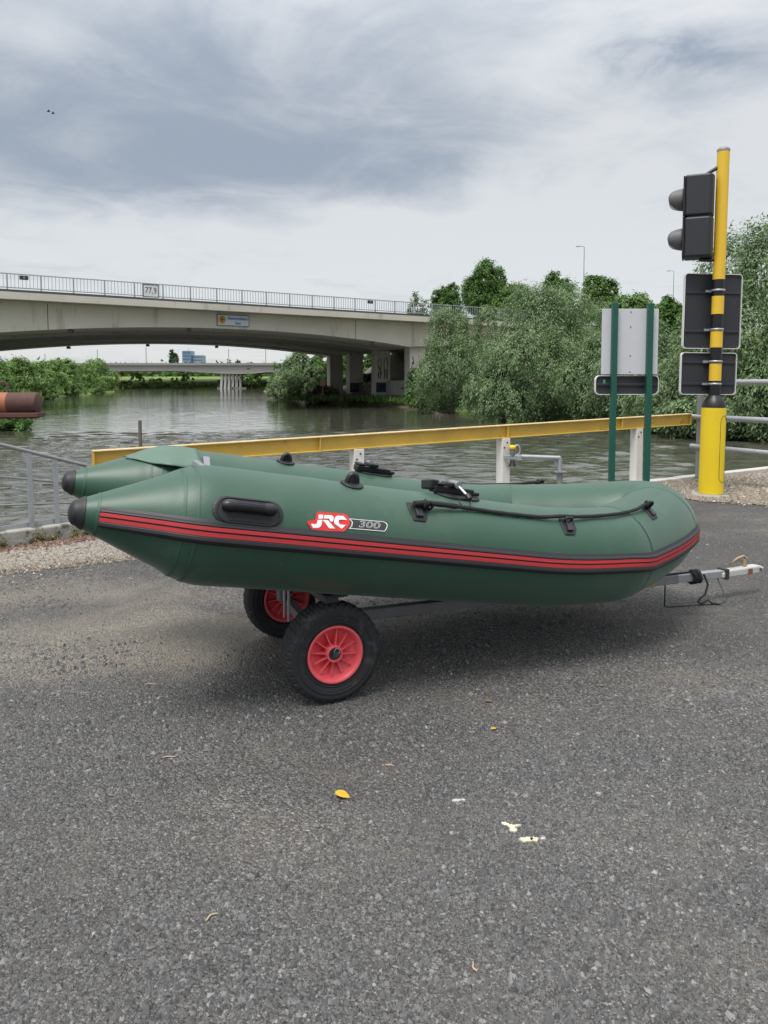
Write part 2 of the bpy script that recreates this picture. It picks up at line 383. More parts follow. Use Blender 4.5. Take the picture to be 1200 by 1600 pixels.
def stones(name, xs, ys, zs, sz, mat, tint):
    """loose stones: jittered, flattened octahedra, all in one mesh"""
    n = len(xs)
    base = np.array([(1, 0, 0), (-1, 0, 0), (0, 1, 0), (0, -1, 0), (0, 0, 1)], float)      # the buried half is left out
    tri = np.array([(0, 2, 4), (2, 1, 4), (1, 3, 4), (3, 0, 4)])
    P_ = base[None] * (1 + rng.uniform(-.35, .35, (n, 5, 1))) + rng.uniform(-.3, .3, (n, 5, 3))
    P_[:, :4, 2] -= .45
    P_ *= np.stack([np.ones(n), rng.uniform(.6, 1, n), rng.uniform(.45, .85, n)], 1)[:, None]
    a = rng.uniform(0, 6.28, n); ca, sa = np.cos(a)[:, None], np.sin(a)[:, None]
    x = P_[..., 0] * ca - P_[..., 1] * sa; y = P_[..., 0] * sa + P_[..., 1] * ca
    V = np.stack([x, y, P_[..., 2]], -1) * sz[:, None, None] + np.stack([xs, ys, zs], -1)[:, None]
    F = (tri[None] + (np.arange(n) * 5)[:, None, None]).reshape(-1, 3)
    return tag(soup(name, V.reshape(-1, 3), F, mat, np.repeat(tint, 4)), kind='stuff')
n = 110000
u_ = rng.uniform(0, 1, n); ys = 1.15 + (u_ ** 1.7) * 6.0
xs = rng.uniform(-1, 1, n) * (.35 + ys * .58)
fld = np.sin(xs * 2.1 + 1.3 * np.sin(ys * 1.7)) + np.sin(ys * 2.9 + xs * 1.1) + rng.normal(0, .9, n)   # swept into drifts
k = (fld > -.5)
xs, ys = xs[k], ys[k]; n = len(xs)
sz = np.clip(rng.lognormal(math.log(.0036), .42, n), .0016, .0115)
stones('loose_chippings', xs, ys, sz * .25, sz, stones_grey, np.clip(rng.normal(.5, .2, n), 0, 1))
n = 120000
ys = rng.uniform(1.2, 3.4, n); xs = rng.uniform(-1, 1, n) * (.30 + ys * .56)
fld = np.sin(xs * 3.3 + 1.1 * np.sin(ys * 2.3)) + np.sin(ys * 4.1 - xs * 2.2) + rng.normal(0, .8, n)
k = (fld > -.9) & (rng.uniform(0, 1, n) < np.clip(1.5 - (ys - 1.2) * .55, .15, 1))
xs, ys = xs[k], ys[k]; n = len(xs)
sz = np.clip(rng.lognormal(math.log(.0044), .33, n), .002, .0125)
stones('embedded_chippings', xs, ys, sz * .10, sz, stones_grey, np.clip(rng.normal(.40, .20, n), 0, 1))
n = 9000
cx_ = rng.uniform(-1, 1, 60); cy_ = rng.uniform(1.3, 5.5, 60); wh = rng.integers(0, 60, n)
ys = cy_[wh] + rng.normal(0, .11, n); xs = cx_[wh] * (.3 + cy_[wh] * .5) + rng.normal(0, .16, n)
k = ys > 1.2; xs, ys = xs[k], ys[k]; n = len(xs)
sz = np.clip(rng.lognormal(math.log(.0062), .35, n), .003, .014)
stones('loose_chippings', xs, ys, sz * .3, sz, stones_grey, np.clip(rng.normal(.36, .22, n), 0, 1))
def in_poly(x, y, poly):
    ins = np.zeros(len(x), bool); j = len(poly) - 1
    for i in range(len(poly)):
        xi, yi = poly[i]; xj, yj = poly[j]
        c = ((yi > y) != (yj > y)) & (x < (xj - xi) * (y - yi) / (yj - yi + 1e-12) + xi); ins ^= c; j = i
    return ins
xs = rng.uniform(2.9, 8.5, 90000); ys = rng.uniform(7, 13, 90000)
k = in_poly(xs + rng.normal(0, .05, len(xs)), ys + rng.normal(0, .10, len(xs)), [(3.0, 9.6), (3.25, 8.62), (3.55, 8.28), (4.0, 8.04), (5.0, 7.75), (9, 6.8), (9, 12.8), (5.7, 11.1), (3.8, 9.9)])
xs, ys = xs[k], ys[k]; n = len(xs)
sz = np.clip(rng.lognormal(math.log(.011), .4, n), .005, .028)
stones('verge_gravel', xs, ys, .012 + sz * .2, sz, stones_tan, np.clip(rng.normal(.5, .22, n), 0, 1))
xs = rng.uniform(-4, -1.3, 42000); ys = rng.uniform(4.2, 6.4, 42000)
dd = ys - (5.16 + (xs + 2.68) * .617)
k = (dd > -.06 - np.abs(rng.normal(0, .30, len(xs))) * (1 + .6 * np.sin(xs * 5))) & (dd < .85 + (xs + 2.68) * .05) & (rng.uniform(0, 1, len(xs)) < np.where(np.abs(dd) < .14, .9, np.where(dd < 0, .12, .30)))
xs, ys = xs[k], ys[k]; n = len(xs)
sz = np.clip(rng.lognormal(math.log(.006), .45, n), .002, .016)
stones('apron_grit', xs, ys, .005 + sz * .2, sz, stones_tan, np.clip(rng.normal(.42, .22, n), 0, 1))

# ------------------------------------------------------------------ water
WZ = -.93
wm, t, b = new_mat('river_water')
geo = nd(t, 'ShaderNodeNewGeometry').outputs['Position']
b.inputs['Base Color'].default_value = (.066, .066, .050, 1); b.inputs['Roughness'].default_value = .045; b.inputs['IOR'].default_value = 1.75
mp = nd(t, 'ShaderNodeMapping'); t.links.new(geo, mp.inputs[0]); mp.inputs['Rotation'].default_value = (0, 0, R(-25)); mp.inputs['Scale'].default_value = (1.15, 2.1, 1)
pm = mp.outputs[0]
wv = mth(t, 'ADD', mth(t, 'MULTIPLY', noise(t, pm, .7, 1, .4, .6), 1.0), mth(t, 'MULTIPLY', noise(t, pm, 2.2, 1.5, .4, .5), .50))
wv = mth(t, 'ADD', wv, mth(t, 'MULTIPLY', noise(t, pm, 5.5, 2, .5, .3), .10))
# wind lanes: rough and calm water in long patches
mp2 = nd(t, 'ShaderNodeMapping'); t.links.new(geo, mp2.inputs[0]); mp2.inputs['Scale'].default_value = (.035, .06, 1); mp2.inputs['Rotation'].default_value = (0, 0, R(20))
lane = sstep(t, noise(t, mp2.outputs[0], 1.0, 4, .6, .6), .38, .62)
amp = mth(t, 'ADD', mth(t, 'MULTIPLY', lane, .45), .55)
syz = nd(t, 'ShaderNodeSeparateXYZ'); t.links.new(geo, syz.inputs[0])
front = mth(t, 'ADD', mth(t, 'ADD', syz.outputs[1], mth(t, 'MULTIPLY', syz.outputs[0], -.55)), mth(t, 'MULTIPLY', noise(t, geo, .10, 5, .65), 16.0))
calm = sstep(t, front, 40.0, 47.0)
          # the gust line: choppy on this side, smooth further up the river
amp = mth(t, 'MULTIPLY', amp, mth(t, 'SUBTRACT', 1.0, mth(t, 'MULTIPLY', calm, .85)))
bp = nd(t, 'ShaderNodeBump'); bp.inputs['Distance'].default_value = .10; t.links.new(amp, bp.inputs['Strength'])
t.links.new(wv, bp.inputs['Height']); t.links.new(bp.outputs[0], b.inputs['Normal'])
# waves as geometry: a sum of small wind waves, resolved to what the grid can carry, flattening beyond the gust line
g_ = np.random.default_rng(21)
ny, nx = 780, 390
yy = 5.2 * (330 / 5.2) ** (np.arange(ny) / (ny - 1)); uu = np.linspace(0, 1, nx)
XL, XR = -(.60 * yy + 4), .62 * yy + 5
WX = XL[:, None] + (XR - XL)[:, None] * uu[None]; WY = np.repeat(yy[:, None], nx, 1)
step = np.maximum(np.gradient(yy), (XR - XL) / nx)[:, None]
hsum = np.zeros_like(WX)
for k in range(64):
    lam = .20 * (1.7 / .2) ** g_.uniform(0, 1); th = R(-115) + g_.normal(0, .62); kx, ky = math.cos(th) * 2 * math.pi / lam, math.sin(th) * 2 * math.pi / lam
    fade = np.clip(lam / (3.2 * step) - .6, 0, 1)
    ph = kx * WX + ky * WY + g_.uniform(0, 6.28) + .7 * np.sin(WX * g_.uniform(.1, .5) + WY * g_.uniform(.1, .5) + g_.uniform(0, 6))
    hsum += fade * lam * .0041 * np.sin(ph)
gust = WY - .55 * WX + 3 * np.sin(WX * .17 + 1) + 2.2 * np.sin(WX * .43 + WY * .11) + 1.5 * np.sin(WY * .31 - WX * .2)
q_ = np.clip((gust - 34) / 5, 0, 1); q_ = q_ * q_ * (3 - 2 * q_)
lane_ = .75 + .25 * np.sin(WX * .21 + 2 * np.sin(WY * .09)) * np.sin(WY * .16 + WX * .05)
hsum *= (1 - .78 * q_) * lane_ * np.clip((320 - WY) / 60, 0, 1)
V = np.stack([WX, WY, WZ + hsum], -1).reshape(-1, 3)
ii = (np.arange(ny - 1)[:, None] * nx + np.arange(nx - 1)[None]).ravel()
tag(soup('river_water', V, np.stack([ii, ii + 1, ii + nx + 1, ii + nx], 1), wm, smooth=True), kind='structure')
wp = MB(); wp.add([(-420, -30, WZ - .3), (120, -30, WZ - .3), (120, 420, WZ - .3), (-420, 420, WZ - .3)], [(0, 1, 2, 3)])
tag(wp.build('river_water', wm), kind='structure')
bed = MB(); bed.add([(-420, -30, WZ - 3), (120, -30, WZ - 3), (120, 420, WZ - 3), (-420, 420, WZ - 3)], [(0, 1, 2, 3)])
tag(bed.build('river_bed', M('river_mud', (.06, .055, .04), .9)), kind='structure')

# ------------------------------------------------------------------ quay wall and kerb
qw = empty('quay_wall', (0, 0, 0)); tag(qw, 'concrete quay wall under the gravel verge and asphalt, dropping into the river', 'quay wall')
f = MB(); pts = quay[2:9]
for (x0, y0), (x1, y1) in zip(pts[:-1], pts[1:]):
    f.add([(x0, y0, -.002), (x1, y1, -.002), (x1, y1, -4), (x0, y0, -4)], [(0, 1, 2, 3)])
f.build('wall_face', concrete_dark, qw)
cop_m = M('pale_coping_concrete', (.46, .44, .40), .85, 0, .12, 3, bump=.003, bscale=60, spots=(.3, .29, .26), spot_amt=.5, spot_scale=5)
cm = MB(); cm.box((0, 0, 0), (.985, .15, .09)); first = cm.build('coping_stone', cop_m, qw, bevel=.008)
used = False
for (x0, y0), (x1, y1) in zip(quay[4:8], quay[5:9]):
    d = Vector((x1 - x0, y1 - y0, 0)); ln = d.length; d.normalize(); nrm = Vector((d.y, -d.x, 0))
    m_ = int(ln)
    for i in range(min(m_, 14)):
        if x0 < -2 and i < 2: continue
        o = first if not used else first.copy()
        if used: col.objects.link(o)
        used = True
        p = Vector((x0, y0, 0)) + d * (ln * (i + .5) / m_) + nrm * .06
        o.location = (p.x, p.y, .012 + random.uniform(-.004, .004)); o.rotation_euler = (0, 0, math.atan2(d.y, d.x) + random.uniform(-.004, .004)); o.scale = (ln / m_, 1, 1)
kd = Vector((.715, .70, 0)).normalized()
k0 = Vector((-6.2, 2.80, 0)); k1 = Vector((-2.50, 6.44, 0))
kb = MB(); kn = Vector((-kd.y, kd.x, 0))
kk = (k1 - k0).normalized(); kn = Vector((-kk.y, kk.x, 0))
nseg = 5
kr = empty('concrete_kerb', tuple(k0)); tag(kr, 'mossy stained concrete kerb carrying the metal ramp railing', 'kerb')
for i in range(nseg):
    a = k0 + (k1 - k0) * (i / nseg) + kk * .006 - k0; c = k0 + (k1 - k0) * ((i + 1) / nseg) - kk * .006 - k0
    q = MB(); q.bar(a + Vector((0, 0, .06)) + kn * .12, c + Vector((0, 0, .06)) + kn * .12, .24, .126); q.build('kerb_block', kerb_con, kr, bevel=.012)
# moss and lichen tufts at the kerb foot
mm = stone_mat('lichen_and_moss', (.04, .045, .02), (.12, .11, .03), (.42, .34, .05))
n = 5200; s_ = rng.uniform(0.55, 1.0, n) ** .8
base = np.array(k0)[None] + (np.array(k1) - np.array(k0))[None] * s_[:, None]
hh = np.abs(rng.normal(0, .035, n)); cl = np.sin(s_ * 90) + np.sin(s_ * 233 + 1) + rng.normal(0, .5, n)
k = cl > .5; base, hh = base[k], hh[k]; n = len(hh)
off = -np.abs(rng.normal(0, .012, n)) - .004
stones('kerb_moss', base[:, 0] + kn.x * off, base[:, 1] + kn.y * off, hh, rng.uniform(.004, .011, n), mm, np.clip(rng.normal(.42, .3, n), 0, 1))
# brick-red grit washed against the kerb's end
n = 900; a = rng.normal(0, 1, (n, 2)) * [.22, .05]; ang = math.atan2(kk.y, kk.x)
px_ = -2.62 + a[:, 0] * math.cos(ang) - a[:, 1] * math.sin(ang); py_ = 6.15 + a[:, 0] * math.sin(ang) + a[:, 1] * math.cos(ang)
dist = (px_ - k0.x) * kn.x + (py_ - k0.y) * kn.y
k = dist < -.01
stones('red_grit', px_[k], py_[k], np.full(k.sum(), .01), rng.uniform(.006, .02, k.sum()), stone_mat('red_brick_grit', (.08, .045, .035), (.17, .085, .065), (.30, .25, .2)), rng.uniform(0, 1, k.sum()))

# ------------------------------------------------------------------ banks
grass_m, t, b = new_mat('bank_grass')
o_ = nd(t, 'ShaderNodeTexCoord').outputs['Object']
c1 = mix(t, noise(t, o_, .22, 6, .6), g4((.08, .14, .025)), g4((.22, .31, .07)))
c1 = mix(t, sstep(t, noise(t, o_, 2.5, 5, .6), .45, .7), c1, g4((.10, .13, .045)))
t.links.new(c1, b.inputs['Base Color']); b.inputs['Roughness'].default_value = .9
bp = nd(t, 'ShaderNodeBump'); bp.inputs['Distance'].default_value = .25; t.links.new(noise(t, o_, 3, 5, .7), bp.inputs['Height']); t.links.new(bp.outputs[0], b.inputs['Normal'])
mud_m = M('bank_mud', (.11, .09, .06), .9, 0, .2, 1.2, bump=.05, bscale=5)
def bank(name, shore, inland, prof, mat):
    """terrain strip: shoreline points, one inland direction each, profile of (offset, height)"""
    m = MB(); k = len(prof); vs = []
    for (x, y), (dx, dy) in zip(shore, inland):
        l_ = math.hypot(dx, dy)
        for q, (d, z) in enumerate(prof):
            vs.append((x + dx / l_ * d, y + dy / l_ * d, z + (random.uniform(-.12, .12) if 0 < q < 5 else 0)))
    fs = [(i * k + j, i * k + j + 1, (i + 1) * k + j + 1, (i + 1) * k + j) for i in range(len(shore) - 1) for j in range(k - 1)]
    m.add(vs, fs, True); return tag(m.build(name, mat), kind='structure')
def dens(pts, step):
    out = []
    for (a, b_) in zip(pts[:-1], pts[1:]):
        m_ = max(1, int(math.dist(a, b_) / step))
        for i in range(m_): out.append(tuple(np.array(a) + (np.array(b_) - np.array(a)) * i / m_))
    out.append(pts[-1]); return out
bank('right_river_bank', dens([(90, 62), (40, 42), (24, 33), (15.5, 30), (13.2, 32.8), (11.6, 41), (9.2, 46.5), (6.8, 57), (4.2, 66)], 3),
     [(1, .35)] * 200, [(-1.5, -2.4), (0, -1.0), (1.0, -.45), (3, .3), (7, .9), (14, 1.4), (40, 2.0), (300, 2.5)], grass_m)
bank('left_river_bank', dens([(-60, 20), (-21.5, 32.2), (-18.2, 34.6), (-19.2, 37.5), (-25, 45), (-34, 62), (-43, 92), (-50, 120), (-62, 178), (-82, 225), (-150, 262)], 5),
     [(-1, .15)] * 200, [(-1.5, -2.4), (0, -1.0), (1.2, -.4), (3, .3), (8, .8), (20, 1.2), (80, 1.5), (400, 2)], grass_m)
bank('far_river_bank', dens([(300, 250), (60, 262), (-30, 266), (-60, 270), (-110, 273), (-170, 278), (-320, 290)], 12),
     [(0, 1)] * 200, [(-2, -2.4), (0, -1.0), (2, .0), (6, 1.2), (16, 2.9), (34, 3.5), (60, 3.0), (900, 3), (2500, 3)], grass_m)
bank('under_bridge_bank', dens([(3.9, 61), (1.6, 67), (-.6, 72.5), (-3.0, 79), (-5.2, 80.5), (-7.6, 86), (-9.6, 92), (-13, 96.5), (-15, 101), (-16, 110), (-30, 190), (-40, 262)], 3),
     [(1, .45)] * 200, [(-1.5, -2.4), (0, -1.05), (.6, -.75), (3, .1), (7, .75), (12, 1.6), (40, 3), (300, 3)], mud_m)
# ------------------------------------------------------------------ the road bridge
BO = Vector((2.7, 66.9, 0)); BU = Vector((.827, .562, 0)); BW = Vector((-.36, .93, 0))
def bp_(s, q, z): return BU * s + BW * q + Vector((0, 0, z))
def soffit(s):
    d = abs(s + 16.7)
    if s > 0: return max(4.41 + (s * .06), 4.41)
    if d < 18.5: return 5.34 - .00334 * d * d
    return 4.2 + .05 * max(0, d - 18.5)
bridge = empty('road_bridge', tuple(BO)); tag(bridge, 'wide concrete road bridge with arched girders and metal railing crossing the river', 'bridge')
S0, S1 = -62, 34
def sline(px, q):
    u = (px - 600) / 1200; return (u * (BO.y + BW.y * q) - (BO.x + BW.x * q)) / (BU.x - u * BU.y)
def sweep(m, prof_fn, s_list, smooth=False):
    rows = [[bp_(s, q, z) for q, z in prof_fn(s)] for s in s_list]
    k = len(rows[0]); vs = [p for r in rows for p in r]
    fs = [(i * k + j, i * k + (j + 1) % k, (i + 1) * k + (j + 1) % k, (i + 1) * k + j) for i in range(len(rows) - 1) for j in range(k)]
    fs += [list(reversed(range(k))), [(len(rows) - 1) * k + j for j in range(k)]]
    m.add(vs, fs, smooth)
sl = list(np.arange(S0, S1 + .1, 1.0))
for i, q0 in enumerate((1.3, 9.4, 17.5, 25.0)):
    wd = 4.7 if i < 3 else 3.0
    m = MB(); sweep(m, lambda s: [(q0, 6.58), (q0, soffit(s)), (q0 + wd, soffit(s)), (q0 + wd, 6.58)], sl)
    o = m.build('girder', [concrete, concrete_under], bridge)
    for p_ in o.data.polygons:
        if p_.normal.z < -.8: p_.material_index = 1
m = MB(); sweep(m, lambda s: [(0, 7.0), (0, 6.55), (.25, 6.50), (1.3, 6.60), (28.6, 6.60), (28.6, 7.0)], [S0, -30, 0, S1]); m.build('deck_slab', concrete, bridge)
slot_shade = M('shade_dark_slab_underside', (.10, .10, .10), .9, 0, .1, .5)  # shade of the slots between the girders, put into a dark colour
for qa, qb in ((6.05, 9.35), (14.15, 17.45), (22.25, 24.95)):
    m = MB(); sweep(m, lambda s: [(qa, 6.575), (qa, 6.40), (qb, 6.40), (qb, 6.575)], [S0, 0, S1]); m.build('slab_soffit', slot_shade, bridge)
kerb_dk = M('dark_bridge_kerb', (.07, .07, .068), .85, 0, .2, 1)
m = MB(); sweep(m, lambda s: [(.06, 7.16), (.06, 7.002), (.7, 7.002), (.7, 7.16)], [S0, S1]); m.build('deck_kerb', kerb_dk, bridge)
m = MB(); sweep(m, lambda s: [(27.7, 7.16), (27.7, 7.002), (28.5, 7.002), (28.5, 7.16)], [S0, S1]); m.build('deck_kerb', kerb_dk, bridge)
m = MB(); sweep(m, lambda s: [(.72, 7.03), (.72, 7.003), (27.68, 7.003), (27.68, 7.03)], [S0, S1]); m.build('carriageway', asph, bridge)
for s in (-25.5, -16.7, -8):
    for qa, qb in ((6.01, 9.39), (14.11, 17.49), (22.21, 24.99)):
        m = MB(); z0 = soffit(s) + .12; P0 = [bp_(s + a, q, z) for z in (z0, 6.58) for a, q in ((-.2, qa), (.2, qa), (.2, qb), (-.2, qb))]
        m.add(P0, [(0, 1, 2, 3), (4, 5, 6, 7), (0, 1, 5, 4), (1, 2, 6, 5), (2, 3, 7, 6), (3, 0, 4, 7)])
        m.build('diaphragm', concrete_under, bridge)
for px in (79, 556):
    s = sline(px, 1.3); m = MB(); P0 = [bp_(s + a, q, z) for z in (soffit(s) + .01, 6.5) for a, q in ((-.025, 1.296), (.025, 1.296), (.025, 1.32), (-.025, 1.32))]
    m.add(P0, [(0, 1, 2, 3), (4, 5, 6, 7), (0, 1, 5, 4), (1, 2, 6, 5), (2, 3, 7, 6), (3, 0, 4, 7)]); m.build('joint_seal', kerb_dk, bridge)
# piers, with spray-painted scrawls on one
graf_k = M('black_spray_paint', (.03, .03, .035), .7); graf_b = M('blue_spray_paint', (.035, .06, .13), .7, 0, .2, 3); graf_t = M('teal_spray_paint', (.10, .17, .21), .7, 0, .2, 2)
pier_m = M('pier_concrete', (.50, .48, .43), .85, 0, .12, .6, bump=.008, bscale=4, spots=(.13, .12, .11), spot_amt=.6, spot_scale=1.1, spot_th=.6)
def pbox(m, s0, s1, q0, q1, z0, z1):
    P0 = [bp_(s, q, z) for z in (z0, z1) for s, q in ((s0, q0), (s1, q0), (s1, q1), (s0, q1))]
    m.add(P0, [(0, 1, 2, 3), (4, 5, 6, 7), (0, 1, 5, 4), (1, 2, 6, 5), (2, 3, 7, 6), (3, 0, 4, 7)])
piers = []
for i, q in enumerate((1.9, 10.0, 18.1, 25.3)):
    m = MB(); s0 = .35 if i == 0 else .1
    pbox(m, s0, s0 + 1.75, q, q + 1.3, -2.5 if i < 3 else -1, soffit(s0) + .02)
    if i == 0: pbox(m, s0 + 1.0, s0 + 1.3, q - .03, q + .1, -1, 4.3)
    piers.append(m.build('pier', pier_m, bridge, bevel=.04))
for q in (1.9, 10.0, 18.1, 25.3):
    m = MB(); pbox(m, -39.6, -38.0, q, q + 1.3, -2.5, soffit(-38) + .02); m.build('pier', pier_m, bridge, bevel=.04)
def scrawl(pier, s0, q, strokes, mat, r=.035):
    for st in strokes:
        m = MB(); m.tube([bp_(s0 + x, q - .012, z) for x, z in st], r, 5); m.build('graffiti', mat, pier)
def loop(cx, cz, rx, rz, a0=0, a1=360, n=14): return [(cx + rx * math.cos(R(a0 + (a1 - a0) * i / n)), cz + rz * math.sin(R(a0 + (a1 - a0) * i / n))) for i in range(n + 1)]
st = [loop(.45, 3.1, .18, .5, -30, 250), loop(1.2, 3.1, .22, .6, -20, 220), [(.3, 1.6), (.42, 2.6)], [(.6, 1.6), (.55, 2.7)], [(1.0, 1.55), (1.02, 2.7)], [(1.4, 1.6), (1.36, 2.8)],
      [(.95, 2.45), (1.45, 2.45)], loop(.42, 2.0, .14, .25), [(.25, 2.75), (.7, 2.3), (.62, 1.9)], [(1.1, 2.4), (1.12, 1.7), (1.3, 1.65), (1.3, 2.35)], loop(.5, 2.7, .1, .2)]
scrawl(piers[1], .1, 10.0, st, graf_k)
m = MB(); pbox(m, .14, 1.82, 9.965, 9.99, .30, 1.28); m.build('painted_band', graf_b, piers[1])
scrawl(piers[1], .1, 9.96, [[(.1 + i * .16, .55 + (i % 2) * .5), (.2 + i * .16, .6 + ((i + 1) % 2) * .45)] for i in range(9)], graf_k, .04)
m = MB(); pbox(m, .14, 1.82, 18.065, 18.09, .20, 1.20); m.build('painted_band', graf_k, piers[2])
scrawl(piers[2], .1, 18.06, [[(.3 + i * .3, .3), (.3 + i * .3, 1.1)] for i in range(4)] + [[(.2, .7), (1.5, .72)]], graf_t, .03)
scrawl(piers[0], .35, 1.9, [loop(.35, 2.6, .12, .5, 40, 300), [(.3, 3.6), (.42, 3.1), (.3, 2.9)], loop(.5, 1.0, .25, .3), [(.1, .9), (.9, .6)]], graf_k)
for i in range(6):
    m = MB(); m.tube([bp_(.4 + x, 1.86, z) for x, z in loop(.4 + .18 * i, .7 + .15 * (i % 3), .22, .3)], .07, 5); m.build('graffiti', graf_t, piers[0])
wall_m = M('cross_wall_concrete', (.42, .42, .41), .85, 0, .12, .8, spots=(.12, .12, .12), spot_amt=.5, spot_scale=1.5)
m = MB(); pbox(m, 1.3, 1.6, 3.25, 9.95, .05, 1.45); cw = m.build('cross_wall', wall_m, bridge)
m = MB()
for st in (loop(4.2, .6, .5, .22), loop(5.2, .6, .4, .25, 0, 300), [(3.6, .5), (6.2, .75)], [(4.6, .3), (4.9, .95)]): m.tube([bp_(1.28, x, z) for x, z in st], .04, 5)
m.build('graffiti', graf_k, cw)
m = MB(); pbox(m, 1.3, 1.6, 11.35, 18.05, .05, 1.30); cw = m.build('cross_wall', concrete_dark, bridge)
m = MB()
for i in range(12): m.tube([bp_(1.28, x, z) for x, z in loop(12 + i * .5, .7 + .2 * math.sin(i * 2), .3, .35)], .05, 5)
m.build('graffiti', graf_k, cw)
for q in (5.5, 7.8, 13.2, 15.6):
    m = MB(); m.tube([bp_(1.45, q, -1.6), bp_(1.45, q, .05)], .1, 8); m.build('wall_post', galv_dull, bridge)
# revetment up to the abutment behind the piers
m = MB(); pr = [(-1.2, -1.5), (.0, -.75), (2.4, -.1), (6, 2.2), (11.5, 5.9), (13, 6.55)]
rows = [[bp_(s, q, z) for s, z in pr] for q in (-1.0, 14, 29.5)]
vs = [p for r in rows for p in r]; k = len(pr)
m.add(vs, [(i * k + j, i * k + j + 1, (i + 1) * k + j + 1, (i + 1) * k + j) for i in range(2) for j in range(k - 1)])
m.build('revetment', M('revetment_concrete', (.32, .29, .25), .9, 0, .2, .8, bump=.02, bscale=4, spots=(.06, .07, .03), spot_amt=.7, spot_scale=1.3), bridge)
# railing
rail = MB()
for z in (8.17, 7.30): rail.bar(bp_(-60, .35, z), bp_(S1, .35, z), .07, .06)
ro = rail.build('railing', bridge_rail, bridge)
pm_ = MB(); pm_.box((0, 0, .5), (.09, .07, 1.03)); p0 = pm_.build('railing_post', bridge_rail, ro)
bm_ = MB(); bm_.box((0, 0, .44), (.028, .028, .85)); b0 = bm_.build('baluster', bridge_rail, ro)
sp_ = 2.0; s = -36.0; fp = fb = True; nb = 0
far_b = MB()
while s < 33:
    o = p0 if fp else p0.copy()
    if not fp: col.objects.link(o)
    fp = False; o.location = bp_(s, .35, 7.16); o.rotation_euler = (0, 0, math.atan2(BU.y, BU.x))
    for i in range(1, 9):
        p = bp_(s + sp_ * i / 9, .35, 7.30)
        if s < 10 and nb < 299:
            o = b0 if fb else b0.copy()
            if not fb: col.objects.link(o)
            fb = False; o.location = p; o.rotation_euler = (0, 0, math.atan2(BU.y, BU.x)); nb += 1
        else: far_b.box(p + Vector((0, 0, .44)), (.028, .028, .85))
    s += sp_
tag(far_b.build('balusters', bridge_rail, ro), kind='stuff')
rail = MB()
for z in (8.17, 7.30): rail.bar(bp_(-60, 28.2, z), bp_(S1, 28.2, z), .07, .06)
for i in range(46): rail.box(bp_(-58 + 2 * i, 28.2, 7.7), (.08, .08, 1.0))
rail.build('far_railing', bridge_rail, bridge)
lamp_m = M('navigation_lamp_black', (.03, .03, .03), .5)
for px, py, q in ((114, 517, 1.5), (297, 513, 1.5), (582, 528, 1.5), (110, 548, 27.3), (233, 543, 27.3), (340, 544, 27.3)):
    # where that column of the picture crosses the girder line
    u = (px - 600) / 1200; s = (u * (BO.y + BW.y * q) - (BO.x + BW.x * q)) / (BU.x - u * BU.y)
    z = soffit(s); m = MB(); m.box(bp_(s, q, z - .16), (.32, .25, .22)); m.tube([bp_(s, q, z - .06), bp_(s, q, z + .05)], .05, 6); m.build('navigation_lamp', lamp_m, bridge)
def text_mesh(name, s, size, mat, fn, off=0, align='CENTER', parent=None, shear=0, ext=0, xs=1.0):
    c = bpy.data.curves.new(name, 'FONT'); c.body = s; c.size = size; c.align_x = align; c.align_y = 'CENTER'; c.offset = off; c.shear = shear; c.resolution_u = 3
    o = bpy.data.objects.new(name, c); col.objects.link(o)
    me = bpy.data.meshes.new_from_object(o); bpy.data.objects.remove(o)
    for v in me.vertices: v.co = fn(v.co.x * xs, v.co.y)
    me.materials.clear(); me.materials.append(mat)
    r = bpy.data.objects.new(name, me); col.objects.link(r)
    if parent is not None: r.parent = parent
    return r
def board(name, sc, q, zc, wd, ht, mat, frame, label, cat, dep=.06):
    r = empty(name, tuple(BO + bp_(sc, q, zc))); r.rotation_euler = (0, 0, math.atan2(BU.y, BU.x)); tag(r, label, cat)
    m = MB(); m.box((0, -dep / 2, 0), (wd, dep, ht)); m.build('sign_panel', mat, r)
    m = MB(); fr = .05
    for c, d in (((0, 0, ht / 2), (wd + fr, fr * 1.4, fr)), ((0, 0, -ht / 2), (wd + fr, fr * 1.4, fr)), ((wd / 2, 0, 0), (fr, fr * 1.4, ht - fr)), ((-wd / 2, 0, 0), (fr, fr * 1.4, ht - fr))):
        m.box((c[0], -dep / 2, c[2]), (d[0], dep * 1.5, d[2]))
    m.build('sign_frame', frame, r)
    return r
sgn = board('kilometre_sign', sline(239, .3), .2, 7.66, 1.08, .84, M('white_board', (.62, .64, .64), .5), lamp_m, 'white sign reading 77,9 in a dark frame on the bridge railing', 'sign')
text_mesh('lettering', '77,9', .60, dark_print, lambda x, y: (x, -.068, y), parent=sgn, xs=.82)
zs = soffit(sline(366, 1.3)) + .62
sgn = board('bridge_name_sign', sline(366, 1.28), 1.27, zs, 2.55, .80, sign_pale, M('sign_rim', (.13, .15, .16), .5), 'pale blue bridge name sign with round ochre emblem on the girder', 'sign')
text_mesh('lettering', 'Nieuwescheldebrug', .33, blue_print, lambda x, y: (x + .36, -.068, y + .15), parent=sgn, xs=.62, off=.006)
text_mesh('lettering', 'Gent', .30, blue_print, lambda x, y: (x + .36, -.068, y - .2), parent=sgn, xs=.75, off=.006)
m = MB(); m.lathe([(0, 0), (.30, 0), (.30, .008), (0, .008)], (-.92, -.062, .02), (0, -1, 0), 24); em = m.build('emblem', ochre, sgn)
m = MB()
for k in range(6):
    a = R(60 * k + 10); m.tube([(-.92, -.074, .02), (-.92 + .17 * math.cos(a), -.074, .02 + .2 * math.sin(a))], .028, 5)
m.build('emblem_mark', M('dark_brown_print', (.12, .06, .02), .5), em)
